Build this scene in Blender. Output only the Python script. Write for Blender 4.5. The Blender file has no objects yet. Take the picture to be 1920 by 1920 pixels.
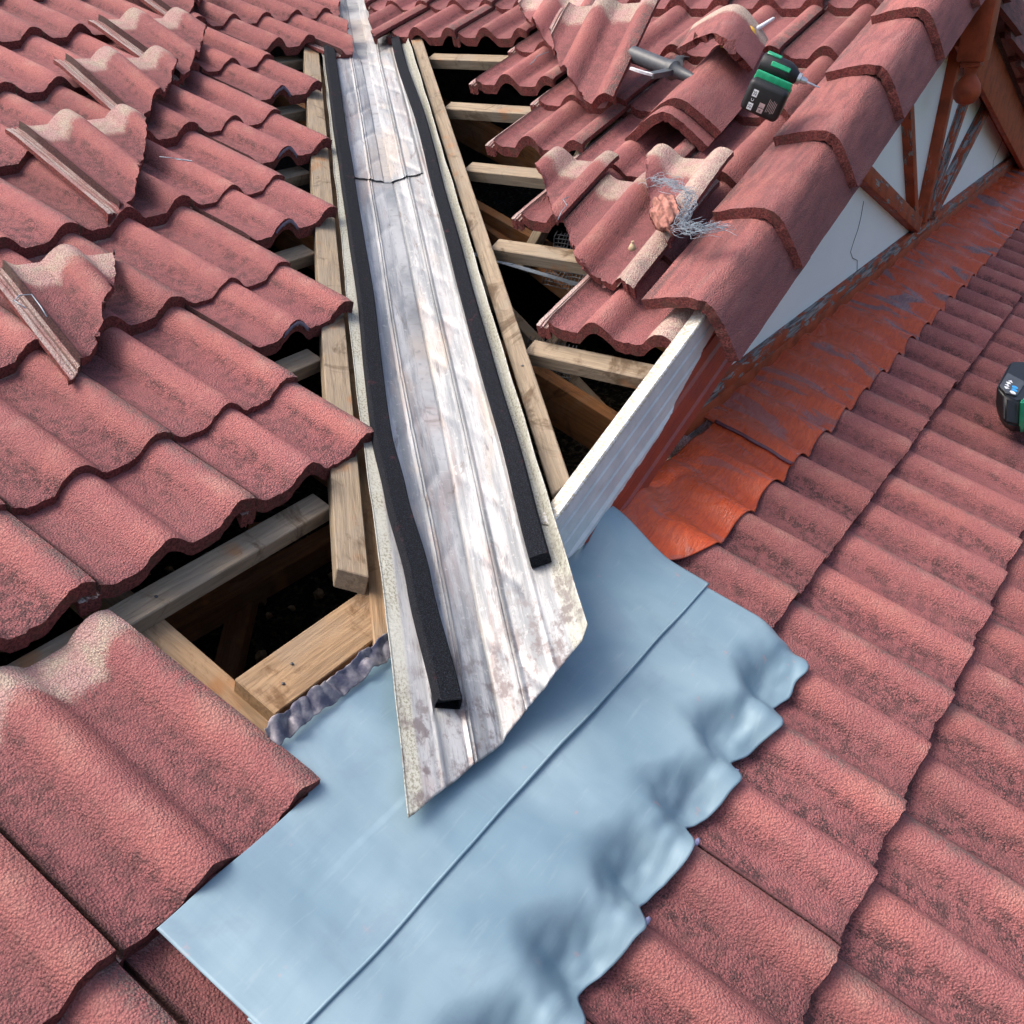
import bpy, bmesh, math, random
from mathutils import Vector, Matrix, noise
random.seed(7)
S = bpy.context.scene
COL = S.collection
rad = math.radians

# ------------------------------------------------------------------ camera
RM = [[0.57175548, -0.82004405, -0.02496864],
      [-0.41730751, -0.26448513, -0.86942628],
      [0.70636401, 0.50751884, -0.49343136]]
CAMP = Vector((-2.38637796, -0.41270324, 0.99296309))
FPX = 1788.06
PITCH = 0.340831
T = math.tan(PITCH); CA = math.cos(PITCH); SA = math.sin(PITCH)
X0 = -1.785
cd = bpy.data.cameras.new("camera"); cam = bpy.data.objects.new("camera", cd); COL.objects.link(cam)
r = [Vector(v) for v in RM]
cam.matrix_world = Matrix(((r[0].x, -r[1].x, -r[2].x, CAMP.x), (r[0].y, -r[1].y, -r[2].y, CAMP.y),
                           (r[0].z, -r[1].z, -r[2].z, CAMP.z), (0, 0, 0, 1)))
cd.sensor_width = 36; cd.lens = 36 * FPX / 1920; cd.clip_start = 0.02; cd.clip_end = 500
S.camera = cam

# ------------------------------------------------------------------ light
SUN_EL = 56; SUN_DIR = Vector((-0.50, 0.86, 0)).normalized()      # horizontal direction TO the sun
w = bpy.data.worlds.new("World"); S.world = w; w.use_nodes = True
nt = w.node_tree; bg = nt.nodes['Background']
sky = nt.nodes.new('ShaderNodeTexSky'); sky.sky_type = 'NISHITA'; sky.sun_disc = False
sky.sun_elevation = rad(SUN_EL); sky.sun_rotation = math.atan2(SUN_DIR.x, SUN_DIR.y)
sky.dust_density = 6.0; sky.air_density = 0.8; sky.ozone_density = 1.0
nt.links.new(sky.outputs[0], bg.inputs[0]); bg.inputs[1].default_value = 0.15
sd = bpy.data.lights.new("sun", 'SUN'); sd.energy = 0.95; sd.angle = rad(32); sd.color = (1.0, 0.95, 0.88)
sun = bpy.data.objects.new("sun", sd); COL.objects.link(sun)
sv = Vector((SUN_DIR.x * math.cos(rad(SUN_EL)), SUN_DIR.y * math.cos(rad(SUN_EL)), math.sin(rad(SUN_EL))))
sun.rotation_euler = sv.to_track_quat('Z', 'Y').to_euler(); sun.location = sv * 8
S.view_settings.view_transform = 'Standard'; S.view_settings.look = 'None'
S.view_settings.exposure = 1.0; S.view_settings.gamma = 1

# ------------------------------------------------------------------ frames of the two roof slopes
def PM(x, u, h=0.0):                      # main slope: x along the courses, u uphill, h above the tile crests
    return Vector((x, u * CA - h * SA, u * SA + h * CA))
def PD(y, u, h=0.0):                      # gable slope: y across, u uphill
    return Vector((X0 + u * CA - h * SA, y, u * SA + h * CA))
def PV(t, d, h=0.0):                      # valley: t along, d sideways (minus = main slope)
    X = t + d / math.sqrt(2); Y = t - X0 - d / math.sqrt(2)
    if d < 0: return Vector((X, Y - h * SA, T * Y + h * CA))
    return Vector((X - h * SA, Y, T * (X - X0) + h * CA))
def frame(ax, ay, az, o):
    return Matrix(((ax.x, ay.x, az.x, o.x), (ax.y, ay.y, az.y, o.y), (ax.z, ay.z, az.z, o.z), (0, 0, 0, 1)))
def FM(x, u, h=0.0, rz=0.0, tilt=0.0, ry=0.0):
    m = frame(Vector((1, 0, 0)), Vector((0, CA, SA)), Vector((0, -SA, CA)), PM(x, u, h))
    return m @ Matrix.Rotation(rz, 4, 'Z') @ Matrix.Rotation(tilt, 4, 'X') @ Matrix.Rotation(ry, 4, 'Y')
def FD(y, u, h=0.0, rz=0.0, tilt=0.0, ry=0.0):
    m = frame(Vector((0, -1, 0)), Vector((CA, 0, SA)), Vector((-SA, 0, CA)), PD(y, u, h))
    return m @ Matrix.Rotation(rz, 4, 'Z') @ Matrix.Rotation(tilt, 4, 'X') @ Matrix.Rotation(ry, 4, 'Y')
def px(P):
    v = P - CAMP; c = [a.dot(v) for a in r]
    if c[2] < 0.05: return None
    return 960 + FPX * c[0] / c[2], 960 + FPX * c[1] / c[2]
def inview(pts, m=260):
    q = [px(p) for p in pts]; q = [a for a in q if a]
    if not q: return False
    return max(a[0] for a in q) > -m and min(a[0] for a in q) < 1920 + m and max(a[1] for a in q) > -m and min(a[1] for a in q) < 1920 + m

# ------------------------------------------------------------------ object helpers
def tag(o, label=None, cat=None, group=None, kind=None):
    if label: o['label'] = label
    if cat: o['category'] = cat
    if group: o['group'] = group
    if kind: o['kind'] = kind
    return o
def link(name, me, mats, parent=None, M=None):
    o = bpy.data.objects.new(name, me); COL.objects.link(o)
    if isinstance(mats, (list, tuple)):
        if not me.materials:
            for m in mats: me.materials.append(m)
    elif mats and not me.materials: me.materials.append(mats)
    if parent: o.parent = parent
    if M is not None:
        if parent: o.matrix_local = M
        else: o.matrix_world = M
    return o
def empty(name, M=None):
    o = bpy.data.objects.new(name, None); COL.objects.link(o); o.empty_display_size = 0.05
    if M is not None: o.matrix_world = M
    return o
def tomesh(bm, smooth=True, name='m', ang=None):
    bmesh.ops.recalc_face_normals(bm, faces=bm.faces[:])
    me = bpy.data.meshes.new(name); bm.to_mesh(me); bm.free()
    if smooth:
        me.shade_smooth()
        if ang is not None:
            try: me.set_sharp_from_angle(angle=rad(ang))
            except Exception: pass
    return me
def ns(x, y, z=0.0): return noise.noise(Vector((x, y, z)))

def shell(bm, thick, nose=None):
    """bm: an open height sheet. Give it a back 'thick' below along -z and walls round its border."""
    top = list(bm.faces); vmap = {}
    for v in list(bm.verts):
        th = thick(v.co) if callable(thick) else thick
        vmap[v] = bm.verts.new(v.co - Vector((0, 0, th)))
    border = [e for e in bm.edges if len(e.link_faces) == 1]
    for f in top: bm.faces.new([vmap[v] for v in reversed(f.verts)])
    for e in border:
        f = e.link_faces[0]
        a, b = e.verts
        vs = list(f.verts); i = vs.index(a)
        if vs[(i + 1) % len(vs)] is b: a, b = b, a
        nf = bm.faces.new((a, b, vmap[b], vmap[a])); nf.material_index = 1
    return bm

def box_bm(sx, sy, sz, bev=0.0, seg=2, bm=None, M=None):
    bm2 = bmesh.new(); bmesh.ops.create_cube(bm2, size=1.0)
    bmesh.ops.scale(bm2, vec=(sx, sy, sz), verts=bm2.verts)
    if bev: bmesh.ops.bevel(bm2, geom=bm2.edges[:], offset=bev, segments=seg, affect='EDGES', profile=0.5)
    if M is not None: bmesh.ops.transform(bm2, matrix=M, verts=bm2.verts)
    if bm is None: return bm2
    me = bpy.data.meshes.new('t'); bm2.to_mesh(me); bm2.free(); bm.from_mesh(me); bpy.data.meshes.remove(me)
    return bm
def lathe_bm(prof, seg=24, bm=None, M=None):
    """prof: list of (radius, z)."""
    b = bmesh.new(); rings = []
    for rr, z in prof:
        rings.append([b.verts.new((rr * math.cos(2 * math.pi * k / seg), rr * math.sin(2 * math.pi * k / seg), z)) for k in range(seg)])
    for i in range(len(rings) - 1):
        for k in range(seg):
            b.faces.new((rings[i][k], rings[i][(k + 1) % seg], rings[i + 1][(k + 1) % seg], rings[i + 1][k]))
    b.faces.new(rings[0][::-1]); b.faces.new(rings[-1])
    if M is not None: bmesh.ops.transform(b, matrix=M, verts=b.verts)
    if bm is None: return b
    me = bpy.data.meshes.new('t'); b.to_mesh(me); b.free(); bm.from_mesh(me); bpy.data.meshes.remove(me)
    return bm
def tube_bm(pts, rr, seg=6, bm=None):
    b = bm or bmesh.new(); rings = []
    n = len(pts)
    for i, p in enumerate(pts):
        d = (pts[min(i + 1, n - 1)] - pts[max(i - 1, 0)]).normalized()
        a = d.orthogonal().normalized() if i == 0 else (prev - d * prev.dot(d)).normalized()
        prev = a; c = d.cross(a)
        rings.append([b.verts.new(p + (a * math.cos(2 * math.pi * k / seg) + c * math.sin(2 * math.pi * k / seg)) * rr) for k in range(seg)])
    for i in range(n - 1):
        for k in range(seg):
            b.faces.new((rings[i][k], rings[i][(k + 1) % seg], rings[i + 1][(k + 1) % seg], rings[i + 1][k]))
    b.faces.new(rings[0][::-1]); b.faces.new(rings[-1])
    return b
def align(p0, p1, up=Vector((0, 0, 1))):
    """frame with local x from p0 to p1, z near up, origin p0."""
    x = (p1 - p0).normalized(); y = up.cross(x).normalized(); z = x.cross(y)
    return frame(x, y, z, p0)

# ------------------------------------------------------------------ materials
class NB:
    def __init__(s, name):
        s.m = bpy.data.materials.new(name); s.m.use_nodes = True; s.t = s.m.node_tree; s.n = s.t.nodes
        s.b = s.n['Principled BSDF']
        s.tc = s.n.new('ShaderNodeTexCoord')
    def L(s, a, b): s.t.links.new(a, b)
    def set(s, inp, v):
        if hasattr(v, 'is_linked') or hasattr(v, 'links'): s.L(v, inp)
        else: inp.default_value = v
    def noise(s, vec, scale, det=2, rough=0.5, dist=0.0):
        n = s.n.new('ShaderNodeTexNoise'); n.inputs['Scale'].default_value = scale
        n.inputs['Detail'].default_value = det; n.inputs['Roughness'].default_value = rough; n.inputs['Distortion'].default_value = dist
        s.L(vec, n.inputs['Vector']); return n.outputs['Fac']
    def voro(s, vec, scale):
        n = s.n.new('ShaderNodeTexVoronoi'); n.inputs['Scale'].default_value = scale; s.L(vec, n.inputs['Vector']); return n.outputs['Distance']
    def mapping(s, vec, sc=(1, 1, 1), loc=(0, 0, 0)):
        n = s.n.new('ShaderNodeMapping'); n.inputs['Scale'].default_value = sc; n.inputs['Location'].default_value = loc
        s.L(vec, n.inputs['Vector']); return n.outputs[0]
    def mr(s, v, a, b, c=0.0, d=1.0, smooth=True):
        n = s.n.new('ShaderNodeMapRange'); n.interpolation_type = 'SMOOTHSTEP' if smooth else 'LINEAR'
        s.set(n.inputs['Value'], v); s.set(n.inputs['From Min'], a); s.set(n.inputs['From Max'], b)
        n.inputs['To Min'].default_value = c; n.inputs['To Max'].default_value = d; return n.outputs[0]
    def math(s, op, a, b=0.0, c=0.0):
        n = s.n.new('ShaderNodeMath'); n.operation = op; s.set(n.inputs[0], a); s.set(n.inputs[1], b); s.set(n.inputs[2], c); return n.outputs[0]
    def mix(s, f, a, b, bt='MIX'):
        n = s.n.new('ShaderNodeMix'); n.data_type = 'RGBA'; n.blend_type = bt
        s.set(n.inputs[0], f); s.set(n.inputs[6], a if not isinstance(a, tuple) else (*a, 1)); s.set(n.inputs[7], b if not isinstance(b, tuple) else (*b, 1)); return n.outputs[2]
    def sep(s, v):
        n = s.n.new('ShaderNodeSeparateXYZ'); s.L(v, n.inputs[0]); return n.outputs
    def bump(s, h, strength=0.5, dist=0.002, normal=None):
        n = s.n.new('ShaderNodeBump'); n.inputs['Strength'].default_value = strength; n.inputs['Distance'].default_value = dist
        s.set(n.inputs['Height'], h)
        if normal: s.L(normal, n.inputs['Normal'])
        return n.outputs[0]
    def out(s, col, rough=0.8, metal=0.0, normal=None, spec=None):
        s.set(s.b.inputs['Base Color'], col if not isinstance(col, tuple) else (*col, 1))
        s.set(s.b.inputs['Roughness'], rough); s.set(s.b.inputs['Metallic'], metal)
        if normal: s.L(normal, s.b.inputs['Normal'])
        if spec is not None: s.b.inputs['Specular IOR Level'].default_value = spec
        return s.m
    def objrand(s):
        i = s.n.new('ShaderNodeObjectInfo'); return i
    def shifted(s, k=37.0):
        i = s.n.new('ShaderNodeObjectInfo'); s.info = i
        a = s.n.new('ShaderNodeVectorMath'); a.operation = 'SCALE'; a.inputs[0].default_value = (k, k * 0.7, k * 1.3)
        s.L(i.outputs['Random'], a.inputs['Scale'])
        b = s.n.new('ShaderNodeVectorMath'); b.operation = 'ADD'; s.L(s.tc.outputs['Object'], b.inputs[0]); s.L(a.outputs[0], b.inputs[1])
        return b.outputs[0]

TILT = 0.084; GROOVE = -0.036
def mat_tile(name, broken=False, ridge=False):
    b = NB(name); v = b.shifted(); o = b.sep(b.tc.outputs['Object'])
    oc = b.n.new('ShaderNodeSeparateColor'); b.L(b.info.outputs['Color'], oc.inputs[0])
    rnd = b.info.outputs['Random']
    big = b.noise(v, 7, 3); mid = b.noise(v, 55, 4, 0.6); fine = b.noise(v, 330, 3, 0.65); grain = b.noise(v, 800, 2, 0.6)
    streak = b.noise(b.mapping(v, (90, 9, 30)), 1.0, 3)
    red = b.mix(b.mr(big, 0.32, 0.68), (0.325, 0.094, 0.092), (0.405, 0.130, 0.114))
    red = b.mix(b.mr(mid, 0.45, 0.75, 0, 0.55), red, (0.43, 0.165, 0.140))
    if not ridge:
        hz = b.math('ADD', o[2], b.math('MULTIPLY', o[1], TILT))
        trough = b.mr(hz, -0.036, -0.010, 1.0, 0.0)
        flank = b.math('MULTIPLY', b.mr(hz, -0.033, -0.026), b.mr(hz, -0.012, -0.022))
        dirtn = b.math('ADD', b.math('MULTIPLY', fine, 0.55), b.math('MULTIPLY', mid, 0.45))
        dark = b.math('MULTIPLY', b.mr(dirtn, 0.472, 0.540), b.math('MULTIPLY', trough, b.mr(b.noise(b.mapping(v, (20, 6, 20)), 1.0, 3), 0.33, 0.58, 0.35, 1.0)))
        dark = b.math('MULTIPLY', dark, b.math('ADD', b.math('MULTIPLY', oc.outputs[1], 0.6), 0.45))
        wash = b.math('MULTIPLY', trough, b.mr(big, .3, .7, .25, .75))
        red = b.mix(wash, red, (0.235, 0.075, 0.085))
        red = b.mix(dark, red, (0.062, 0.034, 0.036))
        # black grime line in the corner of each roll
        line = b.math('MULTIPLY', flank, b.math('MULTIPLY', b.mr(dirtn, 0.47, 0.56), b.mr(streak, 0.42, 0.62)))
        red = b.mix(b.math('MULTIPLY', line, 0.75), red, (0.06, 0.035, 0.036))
        # lichen on the right-hand roll
        lich = b.math('MULTIPLY', b.mr(b.math('ADD', o[0], b.math('MULTIPLY', b.math('SUBTRACT', mid, .5), .03)), 0.255, 0.290), b.mr(dirtn, 0.44, 0.52))
        lich = b.math('MULTIPLY', lich, b.mr(b.math('ADD', rnd, b.math('MULTIPLY', big, 0.6)), 0.35, 0.65))
        red = b.mix(b.math('MULTIPLY', lich, 0.85), red, b.mix(b.mr(grain, 0.4, 0.6), (0.055, 0.05, 0.05), (0.22, 0.18, 0.155)))
        # pale sun-bleached bloom on the rolls
        bleach = b.math('MULTIPLY', b.mr(hz, -0.014, 0.0), b.mr(b.noise(v, 14, 3), 0.5, 0.72))
        red = b.mix(b.math('MULTIPLY', bleach, 0.6), red, (0.46, 0.225, 0.18))
        # bare head of the tile, normally under the next course
        yy = b.math('ADD', o[1], b.math('MULTIPLY', b.math('SUBTRACT', mid, 0.5), 0.035))
        yy = b.math('ADD', yy, b.math('MULTIPLY', b.math('ADD', hz, 0.02), -0.9))
        yy = b.math('ADD', yy, b.math('MULTIPLY', b.math('SUBTRACT', fine, .5), .05))
        head = b.mr(yy, 0.336, 0.362)
        cream = b.mix(b.mr(b.noise(v, 22, 3), 0.35, 0.62), (0.50, 0.40, 0.31), (0.52, 0.31, 0.28))
        cream = b.mix(b.mr(dirtn, 0.52, 0.62, 0, 0.6), cream, (0.30, 0.22, 0.16))
        red = b.mix(head, red, cream)
        bare = b.math('MULTIPLY', b.mr(o[0], 0.228, 0.245), oc.outputs[0])
        red = b.mix(bare, red, b.mix(b.mr(mid, 0.4, 0.6), (0.56, 0.43, 0.34), (0.50, 0.33, 0.28)))
        jd = b.math('MULTIPLY', b.mr(o[0], -.003, -.001), b.mr(b.math('ADD', o[0], b.math('MULTIPLY', b.math('SUBTRACT', fine, .5), .01)), .011, .002))
        red = b.mix(b.math('MULTIPLY', jd, .85), red, (.025, .015, .015))
        strip = b.mr(o[0], -0.001, -0.004)
        red = b.mix(strip, red, b.mix(b.mr(streak, 0.4, 0.62), (0.50, 0.40, 0.36), (0.42, 0.23, 0.21)))
        gl = b.math('MULTIPLY', b.mr(o[0], -0.0145, -0.013), b.mr(o[0], -0.006, -0.0085))
        red = b.mix(b.math('MULTIPLY', gl, 0.75), red, (0.20, 0.12, 0.085))
    else:
        dirtn = b.math('ADD', b.math('MULTIPLY', fine, 0.5), b.math('MULTIPLY', streak, 0.5))
        yy = b.math('ADD', o[1], b.math('MULTIPLY', b.math('SUBTRACT', mid, 0.5), 0.05))
        red = b.mix(b.mr(dirtn, 0.49, 0.58, 0, 0.6), red, (0.13, 0.06, 0.06))
        sk2 = b.noise(b.mapping(v, (26, 5, 26)), 1.0, 4, .65, .6)
        red = b.mix(b.mr(sk2, 0.50, 0.66, 0, 0.5), red, (0.15, 0.07, 0.07))
        red = b.mix(b.mr(sk2, 0.46, 0.34, 0, 0.3), red, (0.44, 0.22, 0.19))
        edge = b.math('MULTIPLY', b.mr(o[0], -0.085, -0.105), b.mr(dirtn, 0.44, 0.54))
        red = b.mix(b.math('MULTIPLY', edge, 0.6), red, (0.10, 0.08, 0.075))
        right = b.mr(o[0], 0.01, 0.06, 0, 0.45)  # outer leg: shade of the side turned from the sun, put into the colour
        red = b.mix(right, red, (0.27, 0.09, 0.095))
        head = b.mr(yy, 0.335, 0.375)
        red = b.mix(b.math('MULTIPLY', head, oc.outputs[0]), red, (0.53, 0.42, 0.33))
    wv = b.n.new('ShaderNodeVectorMath'); wv.operation = 'ADD'; b.L(v, wv.inputs[0])
    nz = b.n.new('ShaderNodeTexNoise'); nz.inputs['Scale'].default_value = 150; nz.inputs['Detail'].default_value = 2; b.L(v, nz.inputs['Vector'])
    sc_ = b.n.new('ShaderNodeVectorMath'); sc_.operation = 'SCALE'; sc_.inputs['Scale'].default_value = .002; b.L(nz.outputs['Color'], sc_.inputs[0]); b.L(sc_.outputs[0], wv.inputs[1])
    vo = b.math('SUBTRACT', 0.62, b.voro(wv.outputs[0], 300))
    vo = b.math('ADD', b.math('MULTIPLY', vo, .75), b.math('MULTIPLY', fine, .35))
    red = b.mix(b.mr(vo, 0.32, 0.16, 0, 0.38), red, (0.16, 0.055, 0.055))
    red = b.mix(b.mr(grain, 0.58, 0.78, 0, 0.5), red, (0.50, 0.25, 0.21))
    red = b.mix(b.mr(grain, 0.42, 0.26, 0, 0.45), red, (0.14, 0.045, 0.045))
    hsv = b.n.new('ShaderNodeHueSaturation'); b.L(red, hsv.inputs['Color'])
    b.L(b.mr(rnd, 0, 1, 0.84, 1.10, False), hsv.inputs['Value']); b.L(b.mr(big, 0, 1, 0.84, 1.0, False), hsv.inputs['Saturation'])
    h = b.math('ADD', b.math('MULTIPLY', vo, 1.0), b.math('MULTIPLY', grain, 0.35))
    nrm = b.bump(h, 1.0, 0.0032)
    red = None
    return b.out(hsv.outputs[0], 0.88, 0, nrm, 0.25)
def mat_tile_edge(name):
    b = NB(name); v = b.shifted()
    n = b.noise(v, 240, 4, 0.7); m = b.noise(v, 40, 3)
    c = b.mix(b.mr(n, 0.38, 0.62), (0.15, 0.052, 0.050), (0.36, 0.108, 0.096))
    c = b.mix(b.mr(m, 0.5, 0.7, 0, 0.6), c, (0.15, 0.09, 0.07))
    return b.out(c, 0.95, 0, b.bump(n, 1.0, 0.011), 0.15)
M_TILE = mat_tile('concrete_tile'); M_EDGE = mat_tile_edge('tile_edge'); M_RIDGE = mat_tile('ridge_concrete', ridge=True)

def mat_wood(name, base=(0.36, 0.265, 0.17), grey=0.7, dark=(0.09, 0.055, 0.03)):
    b = NB(name); v = b.shifted()
    g = b.noise(b.mapping(v, (6, 90, 90)), 1.0, 4, 0.6, 1.2); st = b.noise(v, 9, 4, 0.6, 0.8); f = b.noise(b.mapping(v, (25, 400, 400)), 1.0, 3, 0.6)
    c = b.mix(b.mr(g, 0.3, 0.7), base, tuple(x * 0.62 for x in base))
    c = b.mix(b.mr(st, 0.45, 0.7, 0, grey), c, (0.27, 0.225, 0.17))
    c = b.mix(b.mr(b.noise(v, 5, 5, 0.7, 2.0), 0.54, 0.68, 0, 0.8), c, dark)
    c = b.mix(b.mr(b.noise(v, 13, 2), 0.60, 0.75, 0, 0.6), c, (0.36, 0.15, 0.05))
    c = b.mix(b.mr(f, 0.5, 0.8, 0, 0.5), c, tuple(x * 0.4 for x in base))
    return b.out(c, 0.8, 0, b.bump(b.math('ADD', g, f), 0.5, 0.002), 0.25)
M_WOOD = mat_wood('weathered_pine', (0.35, 0.275, 0.19), 0.85); M_WOOD2 = mat_wood('fresh_pine', (0.42, 0.275, 0.155), 0.35, (0.14, 0.07, 0.03))
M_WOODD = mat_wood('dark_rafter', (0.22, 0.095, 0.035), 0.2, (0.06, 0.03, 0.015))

def mat_metal(name, wing=True):
    b = NB(name); uv = b.sep(b.tc.outputs['UV']); ob = b.tc.outputs['Object']
    d = uv[1]; t = uv[0]
    c3 = b.n.new('ShaderNodeCombineXYZ'); b.L(t, c3.inputs[0]); b.L(d, c3.inputs[1]); v = c3.outputs[0]
    st = b.noise(b.mapping(v, (3, 42, 1)), 1.0, 5, 0.65, 0.25); fine = b.noise(b.mapping(v, (60, 500, 1)), 1.0, 3, 0.6); blot = b.noise(v, 6, 4, 0.6, 1.0); sp = b.noise(v, 260, 3, 0.7)
    c = b.mix(b.mr(st, 0.35, 0.65), (0.46, 0.465, 0.465), (0.22, 0.235, 0.245))
    c = b.mix(b.mr(b.noise(b.mapping(v, (4, 18, 1), (3, 1, 0)), 1.0, 4, 0.6, 1.0), 0.50, 0.68, 0, 0.30), c, (0.36, 0.21, 0.16))
    c = b.mix(b.mr(b.noise(b.mapping(v, (7, 22, 1), (9, 5, 0)), 1.0, 5, 0.7, 1.5), 0.57, 0.70, 0, 0.75), c, (0.15, 0.115, 0.10))
    c = b.mix(b.mr(b.noise(b.mapping(v, (3, 9, 1), (1, 8, 0)), 1.0, 4, 0.6, 0.5), 0.52, 0.66, 0, 0.7), c, (0.42, 0.37, 0.32))
    c = b.mix(b.mr(fine, 0.52, 0.70, 0, 0.6), c, (0.20, 0.20, 0.20))
    c = b.mix(b.mr(b.noise(v, 90, 4, .7), 0.56, 0.70, 0, 0.55), c, (0.55, 0.54, 0.52))
    c = b.mix(b.mr(b.noise(b.mapping(v, (9, 60, 1), (4, 2, 0)), 1.0, 5, 0.7, .4), 0.60, 0.68, 0, 0.7), c, (0.13, 0.13, 0.14))
    metal = 0.35; rough = b.mr(blot, 0.3, 0.7, 0.46, 0.62)
    if wing:
        ad = b.math('ABSOLUTE', b.math('SUBTRACT', d, 0.008))
        wg = b.mr(ad, 0.118, 0.126)
        wc = b.mix(b.mr(sp, 0.45, 0.62), (0.42, 0.42, 0.36), (0.21, 0.20, 0.15))
        wc = b.mix(b.mr(blot, 0.45, 0.65, 0, 0.6), wc, (0.44, 0.45, 0.41))
        c = b.mix(wg, c, wc)
        metal = b.mr(wg, 0, 1, 0.32, 0.05, False); rough = b.mr(wg, 0, 1, 0.50, 0.65, False)
        # grime at the cut lower end
        e = b.math('SUBTRACT', t, b.math('MULTIPLY', d, 0.5))
        en = b.math('MULTIPLY', b.mr(e, -1.40, -1.56), b.mr(b.noise(v, 32, 4, 0.7), 0.47, 0.62))
        c = b.mix(b.math('MULTIPLY', en, 0.8), c, (0.13, 0.10, 0.10))
    dent = b.noise(b.mapping(v, (16, 14, 1)), 1.0, 2, 0.5, 0.6)
    n = b.bump(dent, 0.12, 0.010); n = b.bump(sp, 0.3, 0.001, n)
    return b.out(c, rough, metal, n)
M_TRAY = mat_metal('galvanised_steel'); M_TRAY2 = mat_metal('galvanised_steel_inner', False)

def mat_lead():
    b = NB('painted_lead'); v = b.tc.outputs['Object']
    a = b.noise(b.mapping(v, (7, 5, 5)), 1.0, 3, 0.5, 0.6); s = b.noise(b.mapping(v, (70, 8, 8)), 1.0, 2)
    c = b.mix(b.mr(a, 0.3, 0.7), (0.165, 0.262, 0.325), (0.225, 0.325, 0.382))
    c = b.mix(b.mr(b.noise(v, 26, 4, 0.6), 0.665, 0.75, 0, 0.5), c, (0.42, 0.27, 0.26))
    c = b.mix(b.mr(b.noise(b.mapping(v, (14, 120, 14)), 1.0, 4, .7), 0.56, 0.72, 0, 0.14), c, (0.40, 0.47, 0.50))
    c = b.mix(b.mr(b.noise(v, 5, 5, .7, 1.5), 0.52, 0.66, 0, 0.4), c, (0.17, 0.24, 0.30))
    n = b.bump(b.noise(b.mapping(v, (9, 9, 9)), 1.0, 2), 0.30, 0.02); n = b.bump(s, 0.14, 0.003, n); n = b.bump(b.noise(b.mapping(v, (30, 260, 30)), 1.0, 3), 0.15, 0.0012, n)
    return b.out(c, b.mr(a, 0.3, 0.7, 0.40, 0.54), 0.12, n, 0.5)
M_LEAD = mat_lead()
def mat_leaddark():
    b = NB('dull_lead'); v = b.tc.outputs['Object']; n = b.noise(v, 30, 4, 0.6)
    return b.out(b.mix(b.mr(n, 0.35, 0.65), (0.07, 0.07, 0.11), (0.30, 0.28, 0.29)), 0.55, 0.3, b.bump(n, 0.5, 0.006))
M_LEADD = mat_leaddark()
def mat_redflash():
    b = NB('brushed_red_coating'); v = b.tc.outputs['Object']
    st = b.noise(b.mapping(v, (16, 150, 60)), 1.0, 4, 0.6, 1.6); a = b.noise(v, 7, 4, 0.6, 0.8)
    c = b.mix(b.mr(st, 0.3, 0.7), (0.56, 0.088, 0.020), (0.40, 0.060, 0.022))
    w = b.noise(b.mapping(v, (13, 4.0, 6), (2, 0, 0)), 1.0, 5, 0.65, 1.0)
    c = b.mix(b.math('MULTIPLY', b.mr(w, 0.54, 0.59, 0, 0.9), b.mr(b.sep(v)[0], -.9, .6, .4, 1.0)), c, b.mix(b.mr(st, 0.35, 0.65), (0.10, 0.075, 0.095), (0.26, 0.15, 0.14)))
    c = b.mix(b.mr(b.noise(b.mapping(v, (14, 6, 6), (5, 3, 0)), 1.0, 5, 0.7, 1.2), 0.66, 0.71, 0, 0.8), c, (0.40, 0.27, 0.24))
    n = b.bump(st, 0.6, 0.0035); n = b.bump(b.noise(v, 12, 2, .5, 1.0), 0.5, 0.012, n)
    return b.out(c, b.mr(a, 0.35, 0.7, 0.24, 0.38), 0, n, 0.42)
M_REDF = mat_redflash()
def mat_foam():
    b = NB('black_foam'); v = b.shifted(); f = b.noise(v, 520, 3, 0.7); m = b.noise(v, 30, 3)
    c = b.mix(b.mr(f, 0.4, 0.68), (0.004, 0.0045, 0.006), (0.026, 0.030, 0.040))
    c = b.mix(b.mr(m, 0.62, 0.75, 0, 0.5), c, (0.08, 0.025, 0.03))
    return b.out(c, 0.95, 0, b.bump(f, 0.8, 0.003), 0.15)
M_FOAM = mat_foam()
def mat_peel(name, amt=0.5, red=(0.37, 0.068, 0.022)):
    b = NB(name); v = b.shifted(); g = b.noise(b.mapping(v, (7, 110, 110)), 1.0, 4, 0.65, 1.2)
    p = b.noise(b.mapping(v, (9, 34, 34)), 1.0, 5, 0.7, 1.0)
    wood = b.mix(b.mr(g, 0.38, 0.6), (0.06, 0.055, 0.055), (0.30, 0.28, 0.27))
    k = 0.70 - amt * 0.3
    paint = b.mix(b.mr(b.noise(v, 20, 3), 0.4, 0.7), red, tuple(x * 0.62 for x in red))
    c = b.mix(b.mr(p, k, k + 0.025), paint, wood)
    return b.out(c, 0.62, 0, b.bump(b.math('SUBTRACT', g, b.mr(p, k, k + 0.03)), 0.5, 0.002), 0.35)
M_PEEL = mat_peel('peeling_red_timber', 0.42); M_PEELX = mat_peel('badly_peeled_timber', 0.66); M_REDT = mat_peel('red_painted_timber', 0.05)
def mat_wall():
    b = NB('cream_render'); v = b.tc.outputs['Object']; f = b.noise(v, 60, 3); a = b.noise(v, 2.5, 3)
    c = b.mix(b.mr(a, 0.3, 0.7), (0.88, 0.88, 0.84), (0.82, 0.84, 0.82))
    return b.out(c, 0.6, 0, b.bump(f, 0.1, 0.002))
M_WALL = mat_wall()
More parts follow.
